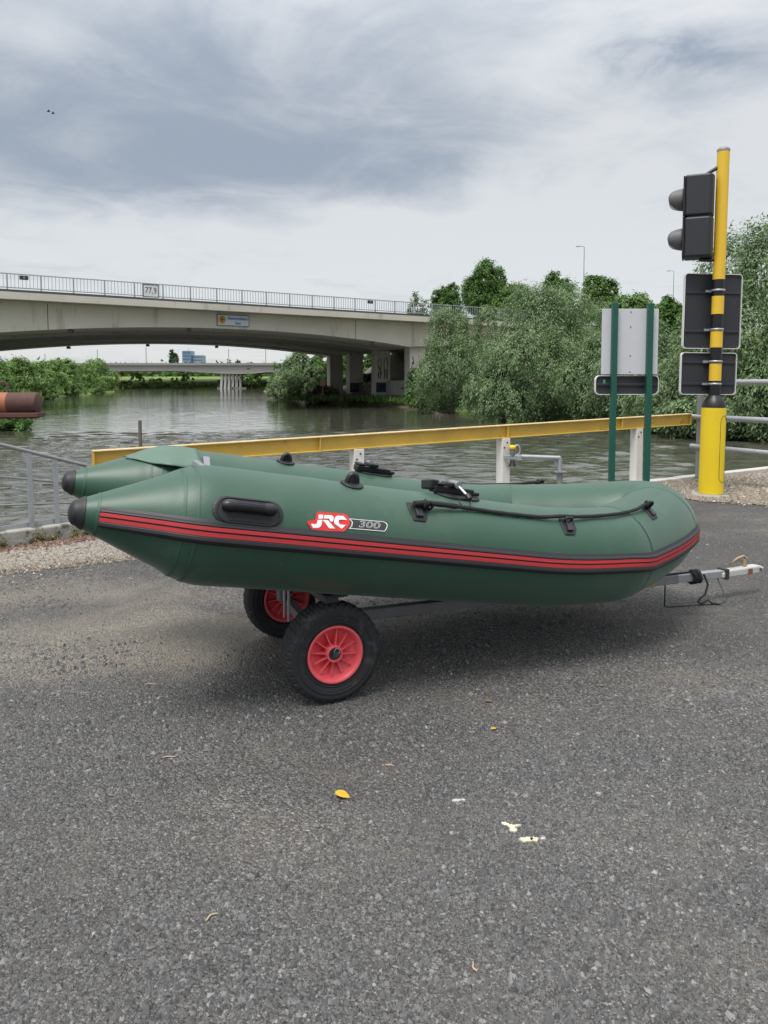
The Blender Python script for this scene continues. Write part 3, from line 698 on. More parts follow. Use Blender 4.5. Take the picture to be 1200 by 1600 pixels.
for px, side in ((44, 'left'), (578, 'right')):
    s_ = sline(px, .3); r = empty('railing_box', tuple(BO + bp_(s_, .2, 7.95))); r.rotation_euler = (0, 0, math.atan2(BU.y, BU.x))
    tag(r, 'small dark box on the bridge railing, beyond the white number sign' if side == 'right' else 'small dark box on the bridge railing, at the end away from the trees', 'box', 'boxes on the bridge railing')
    m = MB(); m.box((0, -.02, 0), (.52, .12, .26)); m.build('box_body', lamp_m, r, bevel=.02)
    m = MB(); m.box((0, -.09, 0), (.12, .02, .12)); m.build('box_lens', galv_dull, r)

# approach embankment at the right end of the bridge
m = MB(); rows = []
for s in np.arange(12.5, 90, 3.5):
    rr = [(-14, 1.2), (-7, 3.9), (-.6, 6.5), (0.2, 6.9), (28.5, 6.9), (34, 5.5), (46, 2)]
    rows.append([BO + bp_(s, q, z + random.uniform(-.15, .15)) for q, z in rr])
k = len(rows[0]); m.add([p for r in rows for p in r], [(i * k + j, i * k + j + 1, (i + 1) * k + j + 1, (i + 1) * k + j) for i in range(len(rows) - 1) for j in range(k - 1)], True)
tag(m.build('road_embankment', grass_m), kind='structure')

# ------------------------------------------------------------------ the far bridge
FB = Vector((-46, 262, 0)); fbd = empty('far_bridge', tuple(FB)); tag(fbd, 'pale low concrete bridge far up the river, seen under the arched bridge', 'bridge')
far_con = M('far_concrete', (.42, .41, .39), .85, 0, .08, .08, spots=(.3, .29, .27), spot_amt=.4, spot_scale=.2)
far_con_d = M('far_concrete_parapet', (.24, .24, .23), .85, 0, .08, .1)
def far_pt(px, py, Y): p = at(px, py, Y); return p - FB
m = MB(); tops = []
for x in np.linspace(-150, 25, 36):
    px = x - FB.x; d = abs(px + 0)
    lo = 5.05 if px < -24 else (5.05 - .9 * min(1, (px + 24) / 16) if px < 4 else 4.6 + .02 * (px - 4))
    tops.append((px, lo))
vs = []
for x, lo in tops: vs += [(x, 0, lo), (x, 0, 7.0), (x, 18, 7.0), (x, 18, lo)]
m.add(vs, [(i * 4 + j, i * 4 + (j + 1) % 4, i * 4 + 4 + (j + 1) % 4, i * 4 + 4 + j) for i in range(len(tops) - 1) for j in range(4)])
m.build('girder', far_con, fbd)
m = MB(); m.box((-16, -.6, 7.38), (175, 1.5, .75)); m.build('parapet', far_con_d, fbd)
m = MB(); m.box((-16, 18.6, 7.38), (175, 1.5, .75)); m.build('parapet', far_con_d, fbd)
cm_ = MB(); cm_.box((0, 0, 1.45), (.75, 1.6, 6.2)); c0 = cm_.build('pier_column', far_con, fbd)
for i in range(6):
    o = c0 if i == 0 else c0.copy()
    if i: col.objects.link(o)
    o.location = (-9.6 + i * 1.25, 1.5 + i * .3, 0); o.rotation_euler = (0, .09 * (1 - i / 6), 0)
m = MB(); m.box((-6.2, 3.6, -1.0), (10, 4, 1.1)); m.build('pier_foot', concrete_dark, fbd)
m = MB(); m.box((-6.4, 3, 4.42), (9.6, 3.4, .7)); m.build('pier_cap', far_con, fbd)
# street lamps and poles
lamp_col = M('pale_lamp_post', (.34, .37, .38), .5, .2, .03, 2)
def street_lamp(px, ytop, ybase_z, Y, label, group=None, r=.075, arm=.6, parent=None):
    top = at(px, ytop, Y); h = top.z - ybase_z
    e_ = empty('street_lamp', (top.x, Y, ybase_z)); tag(e_, label, 'street lamp', group)
    m = MB(); m.tube([(0, 0, 0), (0, 0, h * .5), (0, 0, h)], [r * 1.3, r, r * .7], 8); m.build('pole', lamp_col, e_)
    m = MB(); m.tube([(0, 0, h), (-arm * .5, 0, h + .12), (-arm, 0, h + .1)], r * .6, 6); m.build('arm', lamp_col, e_)
    m = MB(); m.box((-arm - .2, 0, h + .08), (.55, .24, .12)); m.build('lamp_head', lamp_col, e_, bevel=.03)
street_lamp(913, 386, 6.9, 100, 'tall lamp post rising above the trees left of the white sign', 'lamp posts behind the willows')
street_lamp(1053, 424, 6.9, 120, 'shorter lamp post seen between the white sign and the traffic light', 'lamp posts behind the willows')
for i, (px, yt) in enumerate(((70, 553), (152, 546), (228, 543), (357, 545), (415, 546))):
    top = at(px, yt, 270)
    m = MB(); m.tube([(0, 0, 0), (0, 0, top.z - 7.1)], [.22, .15], 6); o = m.build('lamp_post', lamp_col); o.location = (top.x, 270, 7.1)
    tag(o, ['thin lamp post on the far bridge, leftmost of the row', 'thin lamp post on the far bridge, second of the row from the left', 'thin lamp post on the far bridge, above the middle of the span', 'thin lamp post on the far bridge, just past the blue tower block', 'thin lamp post on the far bridge, next to the riverside trees'][i], 'lamp post', 'lamp posts on the far bridge')
for i in range(13):
    px = 186 + i * 11.3 + random.uniform(-3, 3)
    p = at(px, 597, 292); m = MB(); m.tube([(0, 0, 0), (0, 0, 5.9)], .13, 6); o = m.build('thin_mast', lamp_col); o.location = (p.x, 281 + random.uniform(-3, 3), 2.9)
    tag(o, 'thin pale mast standing on the grass bank beneath the far bridge', 'mast', 'masts under the far bridge')
# skyline building
blue_glass = M('blue_glass_facade', (.13, .22, .36), .35, 0, .12, .05); blue_glass2 = M('grey_blue_facade', (.20, .27, .36), .5, 0, .1, .05)
win_m = M('dark_facade_windows', (.06, .10, .17), .3)
tw = empty('office_tower', tuple(at(303, 597, 620) - Vector((0, 0, 1)))); tag(tw, 'blue glass office tower on the skyline above the far bridge', 'building')
sc_ = 620 / 1200
def tbox(x0, x1, ytop, dy, mat, nm):
    m = MB(); z1 = (597 - ytop) * sc_ + 1; m.box((((x0 + x1) / 2 - 303) * sc_, dy, z1 / 2), ((x1 - x0) * sc_, 12, z1)); return m.build(nm, mat, tw), z1
t1_, z1 = tbox(288.5, 302, 549, 0, blue_glass, 'tower_block'); t2_, z2 = tbox(302.2, 318, 555.5, 3, blue_glass2, 'tower_wing')
m = MB(); m.box(((295.5 - 303) * sc_, 0, z1 + 1.2), (.3, .3, 2.4)); m.build('antenna', lamp_col, tw)
for j in range(6):
    m = MB()
    for i in range(6): m.box(((289.6 + i * 2.1 - 303) * sc_, -6.02, z1 - 1.5 - j * 2.6), (.75, .06, 1.3))
    m.build('window_band', win_m, t1_)
    m = MB()
    for i in range(7): m.box(((303.4 + i * 2.2 - 303) * sc_, -3.02, z2 - 1.5 - j * 2.6), (.75, .06, 1.3))
    if j < 5: m.build('window_band', win_m, t2_)
rb = empty('red_roofed_building', tuple(at(315, 597, 560))); tag(rb, 'long low building with a dull red upper floor beside the blue tower', 'building')
m = MB(); m.box((0, 0, 6.2), (11.5, 8, 12.4)); m.build('wall', M('cream_render', (.5, .47, .42), .8), rb)
m = MB(); m.box((0, 0, 13.0), (11.8, 8.3, 1.25)); m.build('roof', M('dull_red_cladding', (.25, .10, .09), .7), rb)
tn = empty('red_canopy', tuple(at(185, 597, 276) - Vector((0, 0, 0)))); tn.location.z = 2.9
tag(tn, 'small red tent roof on the far grass bank behind the left trees', 'tent')
m = MB(); m.prism([(-1.9, 0), (1.9, 0), (1.2, .9), (0, 1.25), (-1.2, .9)], lambda x, y, h: (x, h, y + 1.0), -1.5, 1.5); m.build('canopy', M('red_canvas', (.55, .09, .06), .7), tn)
for x in (-1.6, 1.6):
    m = MB(); m.tube([(x, -1.4, -.6), (x, -1.4, 1.05)], .05, 6); m.build('pole', lamp_col, tn)
m = MB(); m.box((0, 0, .5), (.5, .06, .6)); m.box((0, 0, -.2), (.06, .06, 1.2))
o = m.build('river_sign', M('red_white_sign', (.5, .25, .22), .5)); p = at(504, 598, 79); o.location = (p.x, p.y, .7); tag(o, 'little reddish sign on the bank by the farthest bridge pier', 'sign')
# ------------------------------------------------------------------ trees
def crown(name, parent, lobes, nleaf, leaf, mat, willow=False, spread=.5, seed=0, clump=26):
    g = np.random.default_rng(seed)
    lb = np.array([(l[0], l[1], l[2], l[3], l[4], l[5]) for l in lobes], float)      # centre, radii
    area = (lb[:, 3] * lb[:, 4] * lb[:, 5]) ** (2 / 3); pr = area / area.sum()
    nc = nleaf // clump
    which = g.choice(len(lb), nc, p=pr)
    d = g.normal(0, 1, (nc, 3)); d /= np.linalg.norm(d, axis=1)[:, None]
    rad = np.clip(1 - np.abs(g.normal(0, .13, nc)), .35, 1.0)
    c = lb[which, :3] + d * lb[which, 3:] * rad[:, None]
    keep = np.ones(nc, bool)
    for l in lb: keep &= (((c - l[:3]) / (l[3:] * .72)) ** 2).sum(1) > 1
    keep &= c[:, 2] > .05
    c, d = c[keep], d[keep]; nc = len(c)
    cs = spread * g.uniform(.5, 1.25, nc)
    ct = np.clip(g.normal(.5, .22, nc), 0, 1)
    off = g.normal(0, 1, (nc, clump, 3)) * cs[:, None, None] * (np.array([.34, .34, .30]) if not willow else np.array([.30, .30, .48]))
    pos = c[:, None] + off
    if willow: pos[..., 2] -= .35 * cs[:, None] * (off ** 2).sum(-1) / (cs[:, None] ** 2 + 1e-6) * .4
    D = np.repeat(d[:, None], clump, 1).reshape(-1, 3); pos = pos.reshape(-1, 3); n = len(pos)
    nrm = D * .9 + np.repeat(g.normal(0, .28, (nc, 1, 3)), clump, 1).reshape(-1, 3) + g.normal(0, .30, (n, 3)) + np.array([0, 0, .35]); nrm /= np.linalg.norm(nrm, axis=1)[:, None]
    if willow: ax = np.array([0, 0, -.9]) + D * np.array([.7, .7, .25]) + g.normal(0, .45, (n, 3))
    else: ax = g.normal(0, 1, (n, 3)) + D * .3 - np.array([0, 0, .3])
    ax -= nrm * (ax * nrm).sum(1)[:, None]; ax /= np.linalg.norm(ax, axis=1)[:, None] + 1e-9
    sd_ = np.cross(nrm, ax)
    ln = leaf[0] * g.uniform(.6, 1.35, n)[:, None]; wd = leaf[1] * g.uniform(.7, 1.3, n)[:, None]
    V = np.stack([pos - ax * ln * .5, pos + sd_ * wd * .5 + nrm * wd * .15, pos + ax * ln * .5, pos - sd_ * wd * .5 + nrm * wd * .15], 1)
    F = np.arange(n * 4).reshape(n, 4)
    tint = np.clip(np.repeat(ct, clump) + g.normal(0, .09, n), 0, 1)
    return soup(name, V.reshape(-1, 3), F, mat, tint, parent=parent)
def trunk_mesh(name, parent, h, r, lobes, g, lean=0):
    m = MB(); top = Vector((lean, 0, h))
    m.tube([(0, 0, -.6), (lean * .1, 0, h * .25), (lean * .5, .05, h * .6), top], [r * 1.35, r, r * .75, r * .45], 8)
    for l in lobes[:9]:
        e_ = Vector(l[:3]); a = Vector((lean * .4, 0, h * g.uniform(.45, .95)))
        mid = (a + e_) / 2 + Vector((0, 0, -.1 * (e_ - a).length)); m.tube([a, mid, e_], [r * .45, r * .3, r * .1], 5)
    return m.build(name, bark, parent)
tseed = [100]
def tree(name, px, ytop, Y, wpx, zbase, label, cat='tree', mat=None, willow=False, nleaf=12000, leaf=(.3, .22), group=None, nl=13, dome=False, depth=None, base_frac=.25, spread=None):
    """tree standing at distance Y: its top and spread measured off the photograph, built in metres"""
    tseed[0] += 1; g = random.Random(tseed[0])
    ztop = Z(ytop, Y); h = ztop - zbase; wd = wpx / 1200 * Y; x = X(px, Y)
    r = empty(name, (x, Y, zbase), g.uniform(-.3, .3)); tag(r, label, cat, group)
    dp = depth or wd * .9
    lobes = []
    if dome:                           # foliage down to the ground
        lobes.append((0, 0, h * .42, wd * .36, dp * .36, h * .40))
        for i in range(nl):
            a = 2 * math.pi * i / nl + g.uniform(-.3, .3); k = g.uniform(.55, .8); zc = h * g.uniform(.14, .5)
            lobes.append((math.cos(a) * wd * .5 * k, math.sin(a) * dp * .5 * k, zc, wd * g.uniform(.16, .24), dp * g.uniform(.16, .24), min(zc, h * g.uniform(.16, .24))))
        for i in range(nl // 2 + 1):
            a = g.uniform(0, 6.28); k = g.uniform(0, .55); zc = h * g.uniform(.62, .84)
            lobes.append((math.cos(a) * wd * .5 * k, math.sin(a) * dp * .5 * k, zc, wd * g.uniform(.13, .22), dp * g.uniform(.13, .22), (h - zc) * g.uniform(.75, 1.0)))
    else:
        zb = h * base_frac; hc = (h - zb) / 2; zm = zb + hc
        lobes.append((0, 0, zm, wd * .33, dp * .33, hc * .72))
        for i in range(nl):
            a = 2 * math.pi * i / nl * 1.62 + g.uniform(-.3, .3); e_ = g.uniform(-.85, .9); k = math.sqrt(max(.05, 1 - e_ * e_)) * .62
            s_ = g.uniform(.24, .42)
            lobes.append((math.cos(a) * wd * .5 * k, math.sin(a) * dp * .5 * k, zm + e_ * hc * .62, wd * .5 * s_, dp * .5 * s_, hc * s_ * .95))
    trunk_mesh('trunk', r, h * (.5 if dome else .62), max(.05, .018 * h + .05), lobes, g)
    crown('crown', r, lobes, nleaf, leaf, mat or broad_leaf, willow, spread or (wd * (.075 if willow else .10) + .12), tseed[0])
    return r
# willows along the right bank, from the bridge towards the camera
WG = 'willows along the right bank'
wl = dict(mat=willow_leaf, willow=True, leaf=(.17, .066), group=WG, dome=True)
tree('willow', 706, 480, 55, 120, -.9, 'grey green willow standing against the end of the bridge', nleaf=68000, **wl)
tree('willow', 752, 478, 60, 80, -.6, 'tall narrow willow behind the ones at the bridge end', nleaf=32000, **wl)
tree('willow', 858, 444, 45, 205, -.9, 'largest domed willow of the right bank, its foliage trailing to the water', nleaf=104000, nl=11, **wl)
tree('willow', 788, 545, 43.5, 110, -.9, 'low spreading willow bush at the foot of the largest willow', nleaf=40000, **wl)
tree('willow', 930, 520, 41, 125, -.9, 'rounded willow between the largest willow and the white sign', nleaf=48000, **wl)
tree('willow', 1000, 500, 38.5, 150, -.9, 'willow directly behind the white sign on green posts', nleaf=60000, **wl)
tree('willow', 1052, 560, 34, 130, -.9, 'low willow behind the right end of the yellow beam', nleaf=44000, **wl)
tree('willow', 1215, 352, 31, 300, -.9, 'tall willow behind the yellow and black signal pole', nleaf=150000, nl=15, **wl)
tree('willow', 1120, 590, 30.5, 150, -.9, 'dense low willow bush overhanging the water behind the grey handrails', nleaf=48000, **wl)
# broadleaved trees on the embankment behind
TG = 'trees on the road embankment'
tb = dict(group=TG, leaf=(.25, .17))
tree('tree', 757, 399, 92, 76, 5.5, 'tallest round dark green tree above the bridge end', nleaf=35200, nl=18, base_frac=.12, **tb)
tree('tree', 697, 432, 96, 54, 5.5, 'mid green round tree beside the tallest tree, towards the bridge', nleaf=19200, base_frac=.1, **tb)
tree('sparse_tree', 652, 441, 100, 40, 5.5, 'thin sparse tree with sky showing through, just behind the bridge railing', nleaf=2600, nl=8, base_frac=.1, spread=.55, **tb)
tree('tree', 806, 431, 88, 76, 5.5, 'broad yellowish green tree between the tallest tree and the largest willow', nleaf=25600, mat=light_leaf, base_frac=.1, **tb)
tree('tree', 868, 420, 84, 56, 5.5, 'light green open tree peeping over the largest willow', nleaf=12800, mat=light_leaf, base_frac=.1, **tb)
tree('tree', 934, 420, 80, 60, 5.5, 'mid green pointed tree next to the tall lamp post', nleaf=19200, mat=light_leaf, base_frac=.1, **tb)
tree('tree', 985, 447, 74, 92, 4, 'low wide tree whose top shows above the white sign', nleaf=22400, mat=light_leaf, base_frac=.05, **tb)
tree('tree', 1046, 454, 76, 52, 4, 'small dark tree behind the shorter lamp post', nleaf=19200, base_frac=.05, **tb)
tree('tree', 1095, 470, 70, 80, 3, 'tree hidden mostly behind the grey signal signs', nleaf=14400, base_frac=.05, **tb)
# under and beside the bridge
UG = 'trees beyond the bridge piers'
tree('riverside_tree', 468, 551, 97, 82, -.8, 'large dark tree leaning over the water beside the farthest pier', nleaf=50000, leaf=(.26, .13), dome=True, group=UG, mat=willow_leaf, willow=True)
tree('riverside_tree', 436, 565, 100, 36, -.8, 'narrow tree at the outer edge of the riverside clump', nleaf=8000, leaf=(.26, .13), dome=True, group=UG, mat=willow_leaf, willow=True)
tree('bush', 503, 604, 84.5, 52, -.9, 'brownish rounded bush at the waterline below the farthest pier', 'bush', nleaf=9000, leaf=(.22, .15), dome=True, mat=leaf_mat('olive_bush_leaves', (.045, .05, .022), (.15, .15, .07), .2))
for i, (px, yt, Y, w_, lb) in enumerate(((505, 550, 99, 70, 'dark tree growing behind the farthest bridge pier'), (545, 552, 102, 44, 'green tree seen between the two farthest bridge piers'), (580, 548, 104, 44, 'dark green tree seen between the two middle bridge piers'))):
    tree('tree', px, yt, Y, w_, 0, lb, nleaf=16000, leaf=(.3, .22), dome=True, group=UG, mat=light_leaf)
tree('bush', 572, 585, 92, 26, 1.2, 'bright green bush on the slope behind the middle piers', 'bush', nleaf=3000, leaf=(.3, .2), dome=True, mat=light_leaf)
tree('bush', 655, 575, 63.5, 44, -.8, 'dark leafy bush at the foot of the nearest bridge pier', 'bush', nleaf=6000, leaf=(.26, .16), dome=True)
# left bank
LG = 'trees on the left bank'
fl = dict(mat=far_leaf, group=LG, dome=True)
for px, yt, Y, w_, lb, nlf in ((-20, 558, 88, 80, 'leafy tree at the picture edge above the rusty steel beam', 9000), (22, 560, 97, 62, 'bushy tree just behind the rusty steel beam', 10000), (58, 566, 108, 52, 'low rounded tree next to the rusty beam end', 8000),
                           (78, 562, 122, 46, 'tree in the middle of the left bank row', 7000), (103, 560, 128, 50, 'tallest tree of the left bank row', 8000), (131, 567, 150, 46, 'small tree before the end of the left bank row', 6000), (156, 561, 160, 52, 'domed tree closing the left bank row at the point', 8000)):
    tree('bank_tree', px, yt, Y, w_, -.7, lb, nleaf=int(nlf*2.4), leaf=(.26, .19), **fl)
for px, yt, Y, w_, lb in ((70, 598, 100, 40, 'low waterside shrub below the left bank trees, near the beam end'), (110, 600, 125, 40, 'low waterside shrub below the tallest left bank tree'), (142, 600, 148, 36, 'low waterside shrub near the left bank point')):
    tree('shrub', px, yt, Y, w_, -.9, lb, 'shrub', nleaf=2600, leaf=(.35, .25), mat=light_leaf, dome=True, group='shrubs at the left waterline')
tree('bush', 2, 640, 35.8, 78, -.95, 'dark bush overhanging the water under the rusty beam', 'bush', nleaf=9000, leaf=(.16, .09), dome=True)
# far bank
FGp = 'shrubs on the far bank'
for px, yt, w_, lb in ((194, 596, 16, 'small round shrub on the far bank by the red tent'), (212, 583, 24, 'pale grey green shrub on the far bank, largest of its row'), (245, 592, 26, 'low wide shrub on the far bank between two taller ones'), (273, 591, 13, 'dark narrow shrub on the far bank'), (292, 586, 22, 'pale shrub on the far bank under the tower'), (344, 594, 10, 'small dark shrub at the far bridge pier')):
    tree('shrub', px, yt, 268.5, w_, -.3, lb, 'shrub', nleaf=2200, leaf=(.7, .5), mat=far_leaf, dome=True, group=FGp)
tree('tree', 393, 565, 264, 27, -.2, 'green tree standing in front of the far bridge beside its pier', nleaf=3600, leaf=(.75, .55), mat=light_leaf, dome=True)
tree('poplar_tree', 272, 543, 420, 15, 3, 'tall slim poplar on the skyline above the far bridge', nleaf=6000, leaf=(1.0, .7), mat=poplar_leaf, nl=8, depth=5, base_frac=.05, spread=1.1)
for px, lb in ((359, 'first of two small round trees above the far bridge'), (373, 'second small round tree above the far bridge')):
    tree('skyline_tree', px, 560 if px < 365 else 559, 400, 11, 3, lb, nleaf=1000, leaf=(.9, .7), nl=6, group='small skyline trees', base_frac=.4)
tree('willow', 918, 468, 54, 140, -.5, 'willow half hidden behind the largest willow, on its sign side', nleaf=36000, **wl)
# the wood beyond the far bridge, one dark mass
g = np.random.default_rng(5); n = 9000
V = np.stack([g.uniform(-190, 60, n), 335 + g.normal(0, 4, n), 3 + np.abs(g.normal(0, 1.6, n)) + 1.2 * (1 + np.sin(g.uniform(0, 6, n)))], 1)
q_ = g.normal(0, 1, (n, 4, 3)) * [.8, .5, .6]; V = (V[:, None] + q_).reshape(-1, 3)
tag(soup('far_woods', V, np.arange(n * 4).reshape(n, 4), broad_leaf, g.uniform(0, .7, n)), kind='stuff')
# rough grass and weeds along the banks
def tufts(name, pts, n, h, wd, mat, jit, seed=3):
    g = np.random.default_rng(seed); P0 = np.array(pts, float); i = g.integers(0, len(P0) - 1, n); f_ = g.uniform(0, 1, n)[:, None]
    p = P0[i] * (1 - f_) + P0[i + 1] * f_ + g.normal(0, 1, (n, 3)) * jit
    a = g.uniform(0, 6.28, n); hh = h * g.uniform(.4, 1.3, n)
    dx = np.stack([np.cos(a), np.sin(a), np.zeros(n)], 1) * wd
    tip = p + np.stack([g.normal(0, .35, n) * hh, g.normal(0, .35, n) * hh, hh], 1)
    V = np.stack([p - dx, p + dx, tip], 1).reshape(-1, 3)
    return tag(soup(name, V, np.arange(n * 3).reshape(n, 3), mat, g.uniform(0, 1, n)), kind='stuff')
tufts('far_bank_grass', [(-150, 274, .2), (-60, 271, .4), (40, 266, .4)], 1800, .7, .5, light_leaf, (2, 1.6, .2))
tufts('left_bank_grass', [(-36, 72, -.5), (-45, 92, -.4), (-52, 120, -.4), (-64, 178, -.4), (-84, 225, -.3)], 6000, .8, .25, light_leaf, (1.0, 1.5, .1), 4)
tufts('pier_weeds', [(3.2, 66, -.5), (1.0, 72, -.5), (-2, 79, -.6), (-9, 79, -.5)], 1500, .5, .12, light_leaf, (.8, .8, .1), 5)
# ------------------------------------------------------------------ yellow beam on white posts
yb = empty('yellow_beam', (0, 0, 0)); tag(yb, 'long weathered yellow steel beam carried along the quay edge on white posts', 'beam')
ba = Vector((-2.45, 6.42, .655)); bb = Vector((4.02, 10.12, .815))
bd = (bb - ba).normalized(); bs = Vector((-bd.y, bd.x, 0)).normalized()
m = MB(); m.bar(ba, bb, .012, .125)
m.build('web', yellow_beam, yb)
m = MB(); m.bar(ba + Vector((0, 0, .068)), bb + Vector((0, 0, .068)), .10, .011); m.build('flange', pale_worn, yb, bevel=.003)
m = MB(); m.bar(ba - Vector((0, 0, .068)), bb - Vector((0, 0, .068)), .10, .011); m.build('flange', yellow_beam, yb, bevel=.003)
m = MB()
for k in (.0, .28, .59, .83, 1.0):
    p = ba + (bb - ba) * min(max(k, .001), .999); m.bar(p - bs * .046, p + bs * .046, .008, .122)
m.build('stiffener', yellow_beam, yb)
PG = 'white posts under the yellow beam'
for px, Y, lb in ((557, 7.62, 'white post under the yellow beam, only its top seen behind the boat'), (788, 8.56, 'white post under the middle of the yellow beam, beside the tap'), (1000, 9.56, 'rust streaked white post under the yellow beam, beside the green sign posts')):
    x = X(px, Y); k = (x - ba.x) / (bb.x - ba.x); zt = (ba + (bb - ba) * k).z - .075; by = (ba + (bb - ba) * k).y
    e_ = empty('white_post', (x, by, 0), math.atan2(bd.y, bd.x)); tag(e_, lb, 'post', PG)
    m = MB(); m.box((0, 0, zt / 2), (.112, .112, zt)); m.build('post_shaft', white_paint, e_, bevel=.006)
    m = MB(); m.box((0, 0, .006), (.2, .2, .012)); m.build('base_plate', galv_dull, e_)
    m = MB()
    for dz, dx in ((.045, .01), (.10, -.03)): m.lathe([(.009, 0), (.009, .01)], (dx, -.056, zt - dz), (0, -1, 0), 8)
    m.build('bolt_hole', lamp_m, e_)
# galvanised tap pipe beside the middle post
tp = empty('stand_pipe', (X(877, 8.5), 8.5, 0)); tag(tp, 'galvanised bent pipe and tap with yellow cap beside the middle white post', 'pipe')
zq = Z(715, 8.5); x0 = X(816, 8.5) - X(877, 8.5)
m = MB(); m.tube([(0, 0, 0), (0, 0, zq - .02), (0, 0, zq)], .024, 10); m.tube([(x0, 0, zq + .012), (0, 0, zq - .003)], .024, 10); m.build('pipe', galv, tp)
m = MB(); m.box((0, 0, Z(737, 8.5)), (.13, .13, .014)); m.tube([(0, 0, .0), (0, 0, Z(738, 8.5))], .034, 10); m.build('flange', galv_dull, tp)
m = MB(); m.bar((-.07, 0, zq - .01), (-.02, 0, zq - .12), .012, .03); m.build('gusset', galv_dull, tp)
m = MB(); m.box((x0 - .03, 0, zq), (.06, .07, .06)); m.box((x0 - .12, 0, zq + .005), (.14, .03, .05)); m.build('coupling', galv, tp, bevel=.006)
m = MB(); m.tube([(x0 - .05 + .035 * math.cos(R(a)), 0, zq + .085 + .055 * math.sin(R(a))) for a in range(0, 360, 24)], .009, 6, closed=True); m.build('shackle', galv, tp)
cx = X(802, 8.5) - tp.location.x
m = MB(); m.lathe([(0, .0), (.038, 0), (.038, .045), (0, .045)], (cx, 0, Z(702, 8.5)), (0, 0, 1), 14); m.build('yellow_cap', yellow_bright, tp)
m = MB(); m.lathe([(.02, 0), (.03, .02), (.03, .06), (.034, .075)], (cx, 0, Z(713, 8.5)), (0, 0, 1), 12); m.build('valve_body', galv_dull, tp)
m = MB(); m.lathe([(.045, 0), (.04, .012), (.026, .05), (.02, .07)], (cx, 0, Z(729, 8.5)), (0, 0, 1), 12); m.build('rubber_foot', black_rubber, tp)
# thin mooring stake in the water behind the boat
mp_ = at(218.5, 657, 9.2); m = MB(); m.tube([(0, 0, 0), (0, 0, mp_.z + 3)], .022, 8); o = m.build('mooring_stake', M('weathered_wood', (.13, .11, .10), .85, 0, .15, 8)); o.location = (mp_.x, 9.2, -3)
tag(o, 'thin brown mooring stake sticking out of the water behind the stern', 'stake')

# ------------------------------------------------------------------ sign on two green posts (seen from behind)
sg = empty('sign_on_green_posts', (X(988, 8.0), 8.0, 0)); tag(sg, 'white rectangular sign seen from behind on two dark green posts', 'sign')
gx = lambda px: X(px, 8.0) - sg.location.x
for px, yt in ((958.5, 473), (1013.5, 474)):
    m = MB(); m.box((gx(px), 0, Z(yt, 8) / 2 + .003), (.058, .058, Z(yt, 8) - .006)); m.build('post', green_post, sg, bevel=.004)
zt, zb = Z(482, 8), Z(585, 8)
m = MB(); m.box((gx(984.5), .040, (zt + zb) / 2), (gx(1028.5) - gx(940.5), .02, zt - zb)); pn = m.build('sign_panel', sign_white, sg, bevel=.003)
m = MB()
for py in (487, 510.5, 555.5, 581): m.lathe([(.006, 0), (.006, .005)], (gx(985), .03, Z(py, 8)), (0, -1, 0), 8)
m.build('bolt', lamp_m, pn)
def rrect(x0, x1, z0, z1, r, n=5):
    out = []
    for cx_, cz_, a0 in ((x1 - r, z1 - r, 0), (x0 + r, z1 - r, 90), (x0 + r, z0 + r, 180), (x1 - r, z0 + r, 270)):
        out += [(cx_ + r * math.cos(R(a0 + 90 * i / n)), cz_ + r * math.sin(R(a0 + 90 * i / n))) for i in range(n + 1)]
    return out
def road_sign_back(parent, x0, x1, z0, z1, y, rails, r=.04, dep=.028, ang=0):
    """rounded sheet with a folded pale rim and two mounting channels, seen from behind"""
    cx_ = (x0 + x1) / 2
    rot = lambda x, h, z: (cx_ + (x - cx_) * math.cos(ang) - h * math.sin(ang), y + (x - cx_) * math.sin(ang) + h * math.cos(ang), z)
    m = MB(); m.prism(rrect(x0 + .004, x1 - .004, z0 + .004, z1 - .004, r), lambda x, z, h: rot(x, h, z), .006, .012); pl = m.build('lower_plate' if z1 < 2 else 'sign_plate', sign_grey, parent)
    pl.name = 'sign_plate'
    outer = rrect(x0, x1, z0, z1, r); inner = rrect(x0 + .007, x1 - .007, z0 + .007, z1 - .007, r - .006)
    k = len(outer); m = MB()
    vs = [rot(*(p[0], h, p[1])) for h in (-dep / 2, dep / 2 + .012) for ring in (outer, inner) for p in ring]
    fs = []
    for i in range(k):
        j = (i + 1) % k
        fs += [(i, j, k + j, k + i), (2 * k + i, 2 * k + j, 3 * k + j, 3 * k + i), (i, j, 2 * k + j, 2 * k + i), (k + i, k + j, 3 * k + j, 3 * k + i)]
    m.add(vs, fs); m.build('rim', sign_edge, pl)
    for z in rails:
        m = MB(); m.prism([(x0 + .02, z - .014), (x1 - .02, z - .014), (x1 - .02, z + .014), (x0 + .02, z + .014)], lambda x, zz, h: rot(x, h, zz), -.008, .005); m.build('channel', sign_grey, pl, bevel=.004)
    return pl
road_sign_back(sg, gx(931), gx(1033.5), Z(617, 8), Z(586.5, 8), .062, [Z(601, 8)], r=.05, ang=R(4))
m = MB(); m.box((gx(946), .048, Z(597, 8)), (.024, .012, .05)); m.build('green_sticker', M('green_sticker_print', (.05, .25, .13), .5), sg)
